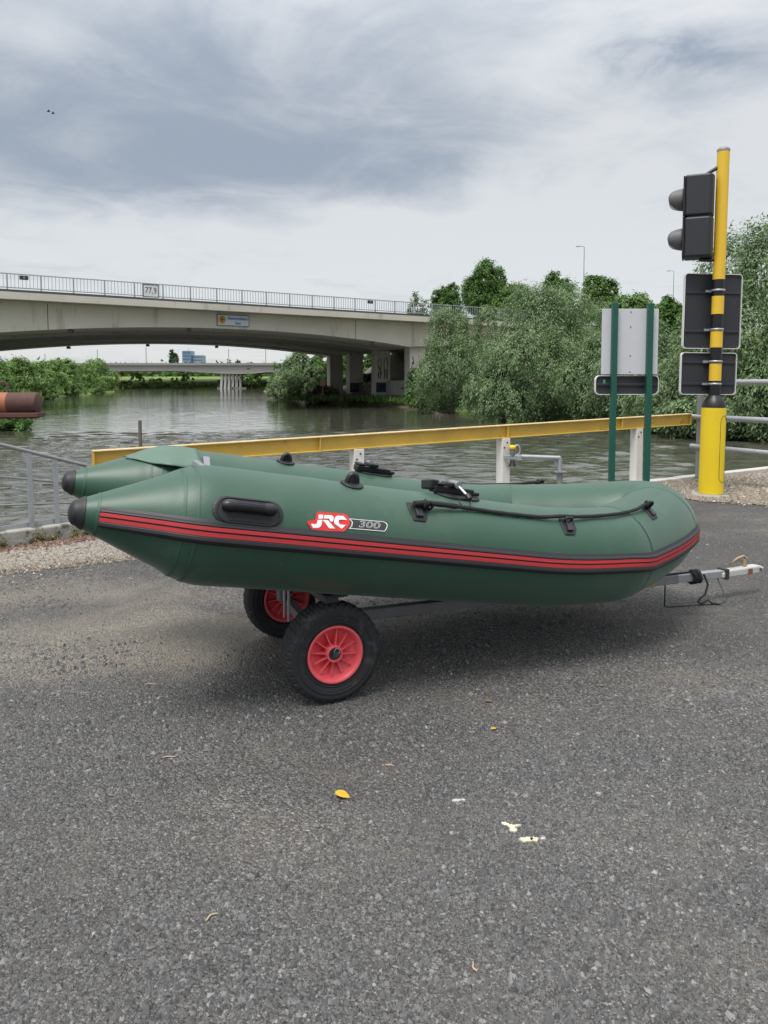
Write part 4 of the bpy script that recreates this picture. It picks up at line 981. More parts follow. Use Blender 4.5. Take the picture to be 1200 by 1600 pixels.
# ------------------------------------------------------------------ yellow and black signal pole
PY = 8.68; PXc = X(1115.5, PY)
pole = empty('signal_pole', (PXc, PY, 0)); pole.rotation_euler = (0, R(.45), 0); tag(pole, 'tall yellow and black banded signal pole with thick yellow sleeve at its foot', 'pole')
zp = lambda py: Z(py, PY)
r_ = .066
def cyl(nm, z0, z1, r, mat, parent=pole, seg=24, bevel=0):
    m = MB(); m.lathe([(r, z0), (r, z1)], seg=seg); return m.build(nm, mat, parent)
for a, b_, mt in ((237, 437, yellow_pole), (437, 463, black_paint), (463, 491, yellow_pole), (491, 517, black_paint), (517, 543, yellow_pole), (543, 568, black_paint), (568, 595, yellow_pole), (595, 628, black_paint)):
    cyl('pole_band', zp(b_), zp(a), r_ if mt is yellow_pole else r_ - .001, mt)
m = MB(); m.lathe([(r_ + .002, zp(237)), (r_ + .004, zp(234)), (r_ * .8, zp(231)), (0, zp(230))], seg=24); m.build('pole_cap', galv_dull, pole)
zs_, zd = zp(637), zp(772); rs = .133
m = MB(); m.lathe([(rs, zd), (rs, zs_)], seg=40); slv = m.build('sleeve', yellow_bright, pole)
m = MB(); m.lathe([(rs - .002, zs_), (rs - .006, zs_ + .03), (rs * .8, zp(625)), (r_ + .01, zp(620)), (r_, zp(618))], seg=32); m.build('dome_collar', black_paint, pole)
m = MB(); m.lathe([(rs + .004, zd - .016), (rs + .004, zd + .012)], seg=36); m.build('base_gasket', lamp_m, pole)
# inspection door: a fine groove with rounded ends, and its lock
dr = []
ca, wa = R(-90 + 38), R(26)
for a_, z_ in [(math.cos(R(q)) * wa, math.sin(R(q)) * .075 + (zs_ - .16 if q <= 180 else zd + .22)) for q in list(range(0, 181, 15)) + list(range(180, 361, 15))]:
    dr.append(((rs + .0005) * math.cos(ca + a_), (rs + .0005) * math.sin(ca + a_), z_))
m = MB(); m.tube(dr, .0028, 5, closed=True); m.build('door_groove', M('groove_shadow_line', (.10, .07, .01), .8), slv)
m = MB(); a_ = ca + R(13); m.lathe([(.013, 0), (.013, .004)], ((rs - .001) * math.cos(a_), (rs - .001) * math.sin(a_), zs_ - .12), (math.cos(a_), math.sin(a_), 0), 12); m.build('lock', lamp_m, slv)
m = MB(); m.lathe([(.215, -.01), (.21, .022), (.19, .035), (.12, .04)], seg=22, radf=lambda i, k, r: r * (1 + .035 * math.sin(k * 2.4) + .02 * math.sin(k * 5.1))); m.build('concrete_footing', kerb_con, pole)
px_ = lambda p: X(p, PY) - PXc
s1 = road_sign_back(pole, px_(1066), px_(1160), zp(544.5), zp(426), r_ + .03, [zp(456), zp(517)], ang=R(5))
s2 = road_sign_back(pole, px_(1064.5), px_(1156), zp(617), zp(550.5), r_ + .03, [zp(566), zp(600)], ang=R(5))
for s_, zz in ((s1, 454), (s1, 515), (s2, 565), (s2, 600)):
    m = MB(); m.lathe([(r_ + .001, zp(zz) - .012), (r_ + .007, zp(zz) - .012), (r_ + .007, zp(zz) + .012), (r_ + .001, zp(zz) + .012)], seg=24, closed=True)
    m.box((px_(1113) + .0, r_ + .008, zp(zz)), (.19, .02, .026)); m.build('clamp', galv, pole)
# two-lamp signal head, its lenses turned away up the river
sh = empty('traffic_signal', (X(1087, PY), PY + .03, 0), R(-22)); tag(sh, 'dark two-lamp traffic signal with grey hoods hanging on the yellow pole', 'traffic light')
hx = lambda p: (p - 1088) / 1200 * PY
def head(z0, z1):
    prof = [(-.150, -.155), (.095, -.155), (.130, -.130), (.150, -.06), (.150, .06), (.130, .130), (.095, .155), (-.150, .155)]
    m = MB(); m.prism(prof, lambda x, y, h: (x, y, h), z0, z1); o = m.build('housing', signal_body, sh, bevel=.020); return o
zm = zp(340)
h1 = head(zm + .008, zp(275)); h2 = head(zp(403), zm - .008)
m = MB(); m.box((0, 0, zm), (.24, .25, .03)); m.build('joint', black_plastic, sh)
lens_m = M('unlit_lens', (.05, .03, .03), .2)
for h_, zc in ((h1, (zm + zp(277)) / 2), (h2, (zm + zp(402)) / 2)):
    m = MB(); m.box((-.160, 0, zc), (.020, .33, abs(zm - zp(276)) - .004)); m.build('front_plate', black_plastic, h_, bevel=.006)
    m = MB(); rr = .122; seg = 40; vs = []
    for i in range(8):
        d = i / 7
        for k in range(seg):
            a = 2 * math.pi * k / seg; ln_ = (.03 + .125 * math.sqrt(max(0, 1 - (.99 * math.sin(a)) ** 2))) * d
            vs.append((-.169 - ln_, rr * (1 - .10 * d ** 2) * math.cos(a), zc - .005 + rr * (1 - .10 * d ** 2) * math.sin(a)))
    m.add(vs, [(i * seg + k, i * seg + (k + 1) % seg, (i + 1) * seg + (k + 1) % seg, (i + 1) * seg + k) for i in range(7) for k in range(seg)], True)
    o = m.build('hood', signal_hood, h_); sm_ = o.modifiers.new('thickness', 'SOLIDIFY'); sm_.thickness = .004
    m = MB(); m.lathe([(.118, 0), (.10, .02), (.06, .032), (0, .036)], (-.169, 0, zc), (-1, 0, 0), 24); m.build('lens', lens_m, h_)
def toward(px, dy, z):       # a point given in the pole's own axes, carried into the turned signal head
    return Matrix.Rotation(R(22), 3, 'Z') @ Vector((hx(px), dy, z))
m = MB(); m.tube([toward(1093, 0, zp(275) - .006), toward(1099, -.01, zp(270)), toward(1119, -.03, zp(258))], [.022, .018, .024], 8); m.build('bracket', signal_body, sh)
m = MB(); m.box(toward(1121, -.03, zp(256)), (.03, .05, .16), Matrix.Rotation(R(22), 3, 'Z')); m.build('bracket_foot', galv_dull, sh)
m = MB(); m.tube([toward(1090, 0, zp(404)), toward(1096, -.01, zp(406)), toward(1114, -.03, zp(406))], [.026, .02, .022], 8); m.build('bracket', signal_body, sh)
m = MB(); m.box(toward(1116, -.03, zp(405)), (.03, .05, .15), Matrix.Rotation(R(22), 3, 'Z')); m.build('bracket_foot', galv_dull, sh)

# ------------------------------------------------------------------ grey handrails
gr = empty('quay_handrail', (X(1095.5, 10.05), 10.05, 0)); tag(gr, 'grey tubular three-bar handrail behind the yellow signal pole', 'railing')
da = Vector((.45, -.89, 0)).normalized()
def gpost(k):
    m = MB(); p = da * k; m.box((p.x, p.y, .72), (.062, .062, 1.40), Matrix.Rotation(math.atan2(da.y, da.x), 3, 'Z')); m.build('railing_post', galv_dull, gr, bevel=.004)
    m = MB(); m.box((p.x, p.y, .02), (.19, .19, .016), Matrix.Rotation(math.atan2(da.y, da.x), 3, 'Z')); m.build('base_plate', galv_dull, gr)
for k in (0, 2.1, 4.2): gpost(k)
for z in (1.30, .845, .455):
    m = MB(); m.tube([Vector((0, 0, z)) - da * .16 + Vector((-.0, -.05, 0)), Vector((0, 0, z)) + da * 4.4 + Vector((-.0, -.05, 0))], .034, 12); m.build('rail', galv, gr)
# ramp railing on the left kerb
rl = empty('ramp_railing', tuple(k0)); tag(rl, 'low grey metal ramp railing with sloping handrail standing on the mossy kerb', 'railing')
kp = lambda s, z, o=.10: kk * s + kn * o + Vector((0, 0, z))
def ks(px):      # distance along the kerb to the picture column px
    u = (px - 600) / 1200; a = k0 + kn * .10; return (u * a.y - a.x) / (kk.x - u * kk.y)
def zs(px, py):
    s_ = ks(px); p = k0 + kk * s_ + kn * .10; return Z(py, p.y)
sA, sB = ks(-160), ks(132)
def zl(px0, z0_, px1, z1_): s0_, s1_ = ks(px0), ks(px1); return lambda s_: z0_ + (z1_ - z0_) * (s_ - s0_) / (s1_ - s0_)
top = zl(0, zs(0, 695), 130, zs(130, 727)); md = zl(0, zs(0, 744), 105, zs(105, 753)); lo = zl(0, zs(0, 789), 105, zs(105, 785)); st_ = zl(0, zs(0, 829), 110, zs(110, 812))
for f_, r_2, nm in ((top, .016, 'handrail'), (md, .0085, 'mid_bar'), (lo, .0085, 'mid_bar')):
    m = MB(); m.tube([kp(sA, f_(sA)), kp(sB if nm == 'handrail' else sB - .06, f_(sB))], r_2, 8); m.build(nm, galv_dull, rl)
m = MB(); m.bar(kp(sA, st_(sA)), kp(sB + .1, st_(sB + .1)), .012, .075); m.build('kick_plate', galv, rl)
for px in (-60, 42, 83, 115):
    s_ = ks(px); m = MB(); m.bar(kp(s_, .10, .075), kp(s_, top(s_), .095), .040, .012, up=kn); m.build('railing_post', galv, rl)

# ------------------------------------------------------------------ rusty boom on the left
rb = empty('rusty_boom', tuple(at(60, 630, 9.0))); rb.rotation_euler = (0, 0, R(4)); tag(rb, 'rusty steel tube with flat keel plate jutting in from the picture edge over the water', 'beam')
m = MB(); m.lathe([(.0, 0), (.118, 0), (.126, -.012), (.126, -1.9)], (0, 0, .0), (1, 0, 0), 28); m.build('tube', rust, rb)
m = MB(); m.lathe([(.1275, -.62), (.1275, -.33)], (0, 0, 0), (1, 0, 0), 28); m.build('primer_patch', rust_orange, rb)
m = MB(); m.box((-.93, 0, -.135), (1.92, .25, .055)); m.box((-.95, 0, -.168), (1.86, .20, .02)); m.build('keel_plate', rust, rb, bevel=.008)
m = MB(); m.tube([(-.345, 0, .12), (-.345, 0, .21), (-.37, 0, .245), (-.58, 0, .245), (-.61, 0, .21), (-.61, 0, .12)], .012, 8); m.build('handle', rust, rb)
m = MB(); m.box((-1.6, 0, -2.2), (.22, .22, 4.0)); m.build('support_pile', rust, rb)

# ------------------------------------------------------------------ birds
for px, py, lb in ((76, 174, 'small dark bird high in the sky, the upper of two'), (83, 177, 'small dark bird high in the sky, the lower of two')):
    p = at(px, py, 60); m = MB()
    m.lathe([(0, -.16), (.045, -.06), (.05, .04), (0, .14)], (0, 0, 0), (1, 0, .1), 8)
    for sgn_ in (1, -1): m.add([(-.05, 0, .03), (.06, 0, .03), (.02, sgn_ * .13, .09), (-.06, sgn_ * .12, .09), (-.03, sgn_ * .3, .03), (-.09, sgn_ * .27, .03)], [(0, 1, 2, 3), (3, 2, 4, 5)])
    o = m.build('bird', lamp_m); o.location = p; o.rotation_euler = (0, 0, .5); tag(o, lb, 'bird', 'birds in the sky')
# ------------------------------------------------------------------ the inflatable boat
A_ = Vector((.90000767, .40073334, -.17146132)); B_ = Vector((-.40675707, .91353636, 0)); C_ = A_.cross(B_)
boat = empty('inflatable_boat', (0, 0, 0)); boat.matrix_world = Matrix(((A_.x, B_.x, C_.x, -.696), (A_.y, B_.y, C_.y, 2.869), (A_.z, B_.z, C_.z, .765), (0, 0, 0, 1)))
tag(boat, 'green inflatable boat with red and black side stripe resting on its trailer', 'boat')
RT = .2275; SP = .91
ctrl = [(1.80, 0), (1.90, .0005), (1.955, .010), (2.02, .040), (2.22, .135), (2.42, .245), (2.555, .345), (2.615, .455)]
def catmull(P0, n):
    out = []
    P0 = [np.array(p, float) for p in P0]; P0 = [2 * P0[0] - P0[1]] + P0 + [2 * P0[-1] - P0[-2]]
    for i in range(1, len(P0) - 2):
        for k in range(n):
            t_ = k / n; a, b_, c, d = P0[i - 1:i + 3]
            out.append(.5 * ((2 * b_) + (-a + c) * t_ + (2 * a - 5 * b_ + 4 * c - d) * t_ ** 2 + (-a + 3 * b_ - 3 * c + d) * t_ ** 3))
    out.append(P0[-2]); return out
full_ctrl = ctrl + [(t_, SP - n_) for t_, n_ in reversed(ctrl[:-1])]
curve = catmull(full_ctrl, 6)
near = [np.array((t_, 0.)) for t_ in np.concatenate([np.linspace(-.437, .06, 43), np.linspace(.1, 1.68, 34)])]
spine2 = near + curve + [np.array((p[0], SP)) for p in reversed(near)]
def rise(t_): return .135 * max(0, t_ - 1.40) ** 1.9
SPN = [Vector((p[0], p[1], rise(p[0]))) for p in spine2]; NS = len(SPN)
def rad(t_):
    if t_ >= .03: return RT
    if t_ <= -.437: return .044
    k = (t_ + .437) / .467
    lin = .048 + (RT - .048) * min(1, k / .88)
    # straight cone flanks easing into the tube at the shoulder
    e_ = max(0, (k - .62) / .38); return min(RT, .048 + (RT - .048) * (k * 1.13 if k < .62 else .7006 + (1 - .7006) * (1 - (1 - e_) ** 2.0)))
RAD = [rad(p.x) for p in SPN]
TAN = [(SPN[min(i + 1, NS - 1)] - SPN[max(i - 1, 0)]).normalized() for i in range(NS)]
OUT = [Vector((0, 0, 1)).cross(t_).normalized() * -1 for t_ in TAN]      # away from the cockpit
UPV = [TAN[i].cross(OUT[i]) * -1 for i in range(NS)]
UPV = [u if u.z > 0 else -u for u in UPV]
CUM = [0.]
for i in range(1, NS): CUM.append(CUM[-1] + (SPN[i] - SPN[i - 1]).length)
S_OFF = .437
def surf(s, phi, off=0, far=False):
    """point on the tube: s metres along the spine from the hull reference (t), phi degrees up from the outer side"""
    c = s + .437
    if far: c = CUM[-1] - c
    i = int(np.searchsorted(CUM, c)); i = min(max(i, 1), NS - 1)
    k = (c - CUM[i - 1]) / (CUM[i] - CUM[i - 1])
    lerp = lambda Q: Q[i - 1] * (1 - k) + Q[i] * k
    p, r, o_, u_ = lerp(SPN), RAD[i - 1] * (1 - k) + RAD[i] * k, lerp(OUT).normalized(), lerp(UPV).normalized()
    a = R(phi); return p + (o_ * math.cos(a) + u_ * math.sin(a)) * (r + off)
def sweep_ring(m, i0, i1, seg=48, off=0):
    vs = []
    for i in range(i0, i1 + 1):
        for k in range(seg):
            a = 2 * math.pi * k / seg; vs.append(SPN[i] + (OUT[i] * math.cos(a) + UPV[i] * math.sin(a)) * (RAD[i] + off + (.0011 * math.sin(CUM[i] * 9 + 2.1 * a) * math.sin(CUM[i] * 3.1 + a) + .0007 * math.sin(CUM[i] * 23 - 3 * a)) * (RAD[i] / RT) - .0011))
    m.add(vs, [(i * seg + k, i * seg + (k + 1) % seg, (i + 1) * seg + (k + 1) % seg, (i + 1) * seg + k) for i in range(i1 - i0) for k in range(seg)], True)
m = MB(); sweep_ring(m, 2, NS - 3); tubeo = m.build('buoyancy_tube', boat_green, boat)
# black end cones
for d in (0, 1):
    m = MB(); ix = range(0, 3) if d == 0 else range(NS - 1, NS - 4, -1)
    ix = list(ix); vs = []; seg = 40
    tip = SPN[ix[0]]; tdir = -TAN[ix[0]] if d == 0 else TAN[ix[0]]
    rings = []
    for j in range(6):
        q = j / 6 * math.pi / 2; rings.append((tip + tdir * (.052 * math.cos(q) * .55), .047 * math.sin(q) + 1e-4, ix[0]))
    for i in ix: rings.append((SPN[i], RAD[i] + .003, i))
    for p, r, i in rings:
        for k in range(seg):
            a = 2 * math.pi * k / seg; vs.append(p + (OUT[i] * math.cos(a) + UPV[i] * math.sin(a)) * r)
    m.add(vs, [(i * seg + k, i * seg + (k + 1) % seg, (i + 1) * seg + (k + 1) % seg, (i + 1) * seg + k) for i in range(len(rings) - 1) for k in range(seg)], True)
    m.build('end_cap', black_rubber, boat)
# seam tapes
def seam(s0, s1, off=.0014, far=False, p0=-180, p1=180, mat=None):
    m = MB(); n = 56; ss = [s0 - .004, s0, s1, s1 + .004]; hh = [0.0002, off, off, 0.0002]; vs = []
    for s, h in zip(ss, hh):
        for k in range(n + 1): vs.append(surf(s, p0 + (p1 - p0) * k / n, h, far))
    m.add(vs, [(i * (n + 1) + k, i * (n + 1) + k + 1, (i + 1) * (n + 1) + k + 1, (i + 1) * (n + 1) + k) for i in range(3) for k in range(n)], True)
    return m.build('seam_tape', boat_seam, boat)
for fr_ in (False, True):
    seam(-.100, -.0975, far=fr_, off=.0008); seam(-.054, -.0515, far=fr_, off=.0008); seam(-.372, -.3695, far=fr_, off=.0008); seam(1.985, 1.988, far=fr_, off=.0008)
seam(2.62, 2.623, off=.0008)
# rubbing strake all round: black band with two red lines
def strip(name, prof, mat, s0=-.372, closed=True):
    m = MB(); k = len(prof); i0 = next(i for i in range(NS) if SPN[i].x > s0); vs = []
    rng_ = range(i0, NS - i0)
    for i in rng_:
        kk_ = min(1, RT / RAD[i] * .62 + .38)
        for ph, off in prof:
            a = R(PH0 + ph * (1.0 if RAD[i] > RT * .99 else min(2.2, (RT / RAD[i]) ** .8))); vs.append(SPN[i] + (OUT[i] * math.cos(a) + UPV[i] * math.sin(a)) * (RAD[i] + off))
    n = len(rng_)
    m.add(vs, [(i * k + j, i * k + (j + 1) % k, (i + 1) * k + (j + 1) % k, (i + 1) * k + j) for i in range(n - 1) for j in range(k)] + [list(range(k)), [(n - 1) * k + j for j in range(k)]], False)
    return m.build(name, mat, boat)
PH0 = 2.2
strip('rubbing_strake', [(11.6, -.003), (11.4, .0035), (8.6, .008), (7.2, .0165), (5.9, .0185), (5.0, .015), (1.6, .015), (1.3, .013), (.6, .013), (.3, .015), (-3.4, .015), (-4.2, .0185), (-6.6, .021), (-8.8, .017), (-10.4, .007), (-11.4, .001), (-11.6, -.003)], black_rubber)
strip('red_stripe', [(4.95, .0145), (4.9, .0172), (1.75, .0172), (1.7, .0145)], stripe_red, -.366)
strip('red_stripe', [(.2, .0145), (.15, .0172), (-3.25, .0172), (-3.3, .0145)], stripe_red, -.366)
# floor, transom and the cover flap over the far stern
m = MB(); ts = np.linspace(-.02, 2.3, 30); vs = []
for t_ in ts:
    for n_ in np.linspace(.14, SP - .14, 8): vs.append((t_, n_, rise(t_) - .10 - .02 * math.sin((n_ - .14) / (SP - .28) * math.pi)))
m.add(vs, [(i * 8 + j, i * 8 + j + 1, (i + 1) * 8 + j + 1, (i + 1) * 8 + j) for i in range(29) for j in range(7)], True)
m.build('floor', boat_seam, boat)
m = MB(); m.prism([(.10, -.16), (SP - .10, -.16), (SP - .06, .15), (SP - .20, .19), (.20, .17), (.06, .12)], lambda x, z, h: (h, x, z), .075, .105)
m.build('transom', M('grey_transom_board', (.20, .21, .23), .6, 0, .08, 8), boat, bevel=.006)
m = MB(); ns = 18; vs = []; fn_ = 12
for i, t_ in enumerate(np.linspace(-.205, .115, ns)):
    k = i / (ns - 1); w0 = .150 * min(1, k * 1.9) ** .8
    lastp = surf(t_, 106, .002, far=True)
    for j in range(fn_):
        if j < 6: vs.append(surf(t_, 58 + j * 9.6, .002 + .0015 * math.sin(i * 1.3 + j), far=True))
        else:
            q = (j - 5) / 6; vs.append(lastp + Vector((.01 * q, -w0 * q, -.052 * q * min(1, k * 2) - .10 * q * w0 + .004 * math.sin(i * .9) * q)))
m.add(vs, [(i * fn_ + j, i * fn_ + j + 1, (i + 1) * fn_ + j + 1, (i + 1) * fn_ + j) for i in range(ns - 1) for j in range(fn_ - 1)], True)
o = m.build('cover_flap', M('faded_green_flap', (.085, .15, .115), .5, 0, .06, 8), boat); sm_ = o.modifiers.new('thickness', 'SOLIDIFY'); sm_.thickness = .004; sm_.offset = 1
m = MB(); m.prism([(0, 0), (.03, 0), (.03, .06), (0, .06)], lambda x, z, h: surf(.135 + x, 118 + z * 260, .004 + h, far=True), 0, .004); m.build('flap_strap', M('grey_webbing', (.25, .25, .27), .7), boat)
# carrying handle on its oval pad
def pad_outline(s0, s1, p0, p1, n=10):
    """stadium in (s, phi)"""
    rr = (p1 - p0) / 2; rs_ = R(rr) * RT; out = []
    for k in range(n + 1):
        a = R(-90 + 180 * k / n); out.append((s1 - rs_ + rs_ * math.cos(a), (p0 + p1) / 2 + rr * math.sin(a)))
    for k in range(n + 1):
        a = R(90 + 180 * k / n); out.append((s0 + rs_ + rs_ * math.cos(a), (p0 + p1) / 2 + rr * math.sin(a)))
    return out
def fit_pad(name, outline, h, mat, parent, far=False, inset=.90):
    c = np.mean(np.array(outline), 0); m = MB(); k = len(outline); vs = []
    for f_, hh in ((1, .0003), (1, h * .7), (.95, h), (inset * .85, h), (.45, h * 1.05)):
        for p in outline: vs.append(surf(c[0] + (p[0] - c[0]) * f_, c[1] + (p[1] - c[1]) * f_, hh, far))
    m.add(vs, [(i * k + j, i * k + (j + 1) % k, (i + 1) * k + (j + 1) % k, (i + 1) * k + j) for i in range(4) for j in range(k)] + [[4 * k + j for j in range(k)]], False)
    return m.build(name, mat, parent)
hd = fit_pad('carry_handle', pad_outline(-.008, .252, 11, 36.5), .007, black_rubber, boat)
m = MB(); gs = np.linspace(.022, .222, 21); path = [surf(s, 26.5 - 3 * 0, .018 + .006 * math.sin((s - .022) / .2 * math.pi)) for s in gs]
m.tube(path, [.012 if i in (0, 20) else (.0195 if i in (1, 19) else (.0225 if i in (2, 3, 17, 18) else (.0215 if i in (4, 16) else .0190))) for i in range(21)], 14); grip = m.build('grip', black_plastic, hd)
m = MB()
for i in range(17):
    for j in range(5):
        s = .072 + i * .0062; a = R(-10 + j * 24); ctr = surf(s, 26.5, .018 + .006 * math.sin((s - .022) / .2 * math.pi)); q0 = (surf(s, 26.5, .05) - ctr).normalized(); q1 = (surf(s, 40, .0) - surf(s, 20, .0)).normalized()
        m.box(ctr + (q0 * math.cos(a) + q1 * math.sin(a)) * .0188, (.0035, .003, .003))
tag(m.build('grip_studs', black_rubber, hd), kind='stuff')
m = MB(); m.tube([surf(.122 + (s - .122) * .90, 23.75 + (p - 23.75) * .86, .0075) for s, p in pad_outline(-.008, .252, 11, 36.5)], .0032, 6, closed=True); m.build('pad_lip', black_rubber, hd)
m = MB(); m.prism([(.05, 14.5), (.20, 14.5), (.205, 19), (.045, 19)], lambda s, p, h: surf(s, p, h), .006, .010); m.build('handle_recess', M('dull_black', (.008, .008, .01), .7), hd)
# maker's badge: red plate with white letters, dark plate with outlined number
def bdg(X_, Y_, h):
    px, py = 460 + X_ / 6, 780 + Y_ / 6
    return surf(.352 + (px - 482) / 123 * .325, 32.1 - (py - 801 - .1 * (px - 520)) * .627, h)
badge = empty('maker_badge', (0, 0, 0)); badge.parent = boat
def plate(name, pts, mat, h0, h1, parent):
    m = MB(); m.prism(pts, bdg, h0, h1); return m.build(name, mat, parent, tri=True)
def circ(cx_, cy_, r, a0, a1, n): return [(cx_ + r * math.cos(R(a0 + (a1 - a0) * i / n)), cy_ + r * math.sin(R(a0 + (a1 - a0) * i / n))) for i in range(n + 1)]
plate('number_plate', [(500, 182), (833, 208), (866, 225), (874, 246), (862, 282), (842, 304), (500, 276), (524, 254), (530, 215)], white_print, .0002, .0016, badge)
plate('number_field', [(514, 188), (831, 213), (858, 228), (866, 246), (854, 277), (838, 297), (514, 270), (532, 252), (538, 215)], dark_print, .0008, .0022, badge)
plate('red_plate', [(120, 212), (138, 202), (188, 200), (202, 132), (222, 120), (440, 134), (470, 142), (500, 172), (510, 200), (504, 246), (470, 296), (450, 304), (178, 292), (160, 280), (122, 232)], red_print, .0006, .0026, badge)
letter = [[(222, 150), (262, 150), (258, 186), (218, 186)],
          [(212, 198), (254, 198), (247, 244), (236, 262), (216, 270), (172, 270), (152, 234), (196, 236), (206, 228)],
          [(274, 152), (336, 155), (352, 164), (357, 180), (353, 206), (342, 216), (330, 212), (322, 202), (318, 186), (268, 184)],
          [(258, 198), (304, 200), (372, 276), (318, 273)],
          [(398, 158), (448, 160), (482, 198), (428, 194), (410, 196), (402, 210), (404, 224), (418, 240), (472, 244), (434, 280), (366, 232), (362, 212), (370, 176), (382, 162)]]
for q in letter: plate('letter', q, white_print, .0012, .0032, badge)
ang_ = math.atan2(26, 330)
def num(x, y, h):
    xx, yy = 692 + x * math.cos(ang_) + y * math.sin(ang_), 244 + x * math.sin(ang_) - y * math.cos(ang_)
    return bdg(xx, yy, h)
text_mesh('numeral_outline', '300', 88, white_print, lambda x, y: num(x, y, .0024), off=.6, parent=badge, shear=.12, xs=1.6)
text_mesh('numeral', '300', 88, dark_print, lambda x, y: num(x, y, .0028), off=-1.6, parent=badge, shear=.12, xs=1.6)
# towing ring fittings on both tubes
for fr_ in (False, True):
    c0 = .572; ph = 80 if not fr_ else 96
    d_ = fit_pad('ring_fitting', [(c0 + .047 * math.cos(R(a)), ph + 12.5 * math.sin(R(a))) for a in range(0, 360, 18)], .008, black_rubber, boat, fr_)
    m = MB(); cc_ = [surf(c0 + .020 * math.cos(R(a)), ph + 1.0, .006 + .036 * math.sin(R(a)), fr_) for a in range(-12, 193, 17)]
    m.tube(cc_, .0125, 10); m.build('ring', black_plastic, d_)
    m = MB(); m.prism(circ(c0, ph, 1, 0, 360, 16)[:-1], lambda s, p, h: surf(c0 + (s - c0) * .017, ph + (p - ph) * 2.2, h, fr_), .006, .036); m.build('ring_core', black_rubber, d_)
# grab line and its lashing patches
def lash(s, p, w=.052, hgt=22, far=False, tilt=0):
    pts = [(-.042, 9), (.042, 11), (.040, -6), (.026, -13), (-.026, -13), (-.040, -2)]
    o = fit_pad('lashing_patch', [(s + x + tilt * y / 400, p + y) for x, y in pts], .005, black_rubber, boat, far, .8)
    m = MB(); m.prism([(-.016, 8), (.016, 8), (.016, -9), (-.016, -9)], lambda x, y, h: surf(s + x + tilt * y / 400, p + y, h, far), .004, .017); m.build('buckle', black_plastic, o, bevel=.003)
    m = MB(); m.tube([surf(s - .02, p + 4, .012, far), surf(s - .018, p + 4, .030, far), surf(s + .018, p + 4, .030, far), surf(s + .02, p + 4, .012, far)], .005, 8); m.build('loop', black_plastic, o)
    return o
for fr_ in (False, True):
    lash(.824, 46, far=fr_); lash(1.592, 48, far=fr_, tilt=.3); lash(2.19, 62, far=fr_, tilt=.8)
    kn_ = [(.80, 49, .024), (.85, 50, .030), (.93, 52.5, .022), (1.05, 54.5, .013), (1.18, 54.5, .009), (1.32, 54.5, .009), (1.45, 55, .011), (1.57, 56, .022), (1.63, 56.5, .020), (1.78, 61, .010), (1.92, 64, .012), (2.05, 67, .016), (2.14, 68, .024), (2.20, 68, .026)]
    pp = catmull([tuple(surf(s, p, h, fr_)) for s, p, h in kn_], 5); pp = [Vector(p) for p in pp]
    m = MB(); m.tube(pp, [.0085 + (.003 if i < 14 else 0) + .0007 * math.sin(i * 2.1) for i in range(len(pp))], 8); m.build('grab_line', rope_black, boat)
    for s, p in ((.85, 50), (2.18, 68)):
        m = MB()
        for k in range(3): c_ = surf(s + k * .012, p - k, .024, fr_); m.tube([c_ + Vector((.006 * math.cos(a), .016 * math.cos(a + k), .016 * math.sin(a))) for a in np.linspace(0, 6.28, 10)[:-1]], .006, 6, closed=True)
        m.build('knot', rope_black, boat)
# rowlocks on top of both tubes
for fr_ in (False, True):
    sc0 = 1.0
    lk = fit_pad('rowlock_base', pad_outline(.975, 1.19, 74, 104), .009, black_rubber, boat, fr_)
    def blk(s0, s1, p0, p1, h0, h1, nm, mat, bev=.006):
        m = MB(); m.prism([(s0, p0), (s1, p0), (s1, p1), (s0, p1)], lambda s, p, h: surf(s, p, h, fr_), h0, h1); return m.build(nm, mat, lk, bevel=bev)
    blk(.965, 1.16, 86, 100, .008, .040, 'rowlock_block', black_plastic); blk(.97, 1.01, 84, 101, .041, .054, 'clip', black_plastic)
    blk(1.03, 1.08, 82, 103, .041, .062, 'clip', black_plastic); blk(1.12, 1.19, 86, 99, .012, .030, 'clip', black_plastic)
    m = MB(); m.tube([surf(1.055, 92, .054, fr_), surf(1.06, 80, .056, fr_)], .016, 12); m.build('clip_cover', galv_dull, lk)
    m = MB(); m.tube([surf(1.058, 84, .056, fr_), surf(1.08, 68, .034, fr_)], .0065, 10); m.build('pin', chrome, lk)
    m = MB(); c_ = surf(1.082, 67, .033, fr_); m.lathe([(.012, -.012), (.014, 0), (.012, .014)], tuple(c_), (0.2, -.7, -.6), 10); m.build('pin_cap', black_plastic, lk)
    if not fr_:
        m = MB(); m.tube([surf(1.08 + .028 * math.cos(a) - .015, 66 + 5 * math.sin(a) - 3, .012 + .006 * math.sin(a), fr_) for a in np.linspace(0, 6.28, 16)[:-1]], .0022, 5, closed=True); m.build('pin_loop', rope_black, lk)
        blk(.945, .985, 88, 108, .02, .062, 'clip_end', black_plastic)
# a thin grey strip on the inner side behind the rowlock
m = MB(); m.prism([(1.12, 98), (1.5, 112), (1.5, 118), (1.12, 108)], lambda s, p, h: surf(s, p, h), .001, .004); m.build('inner_strip', M('grey_inner_strip', (.16, .19, .18), .5), boat)

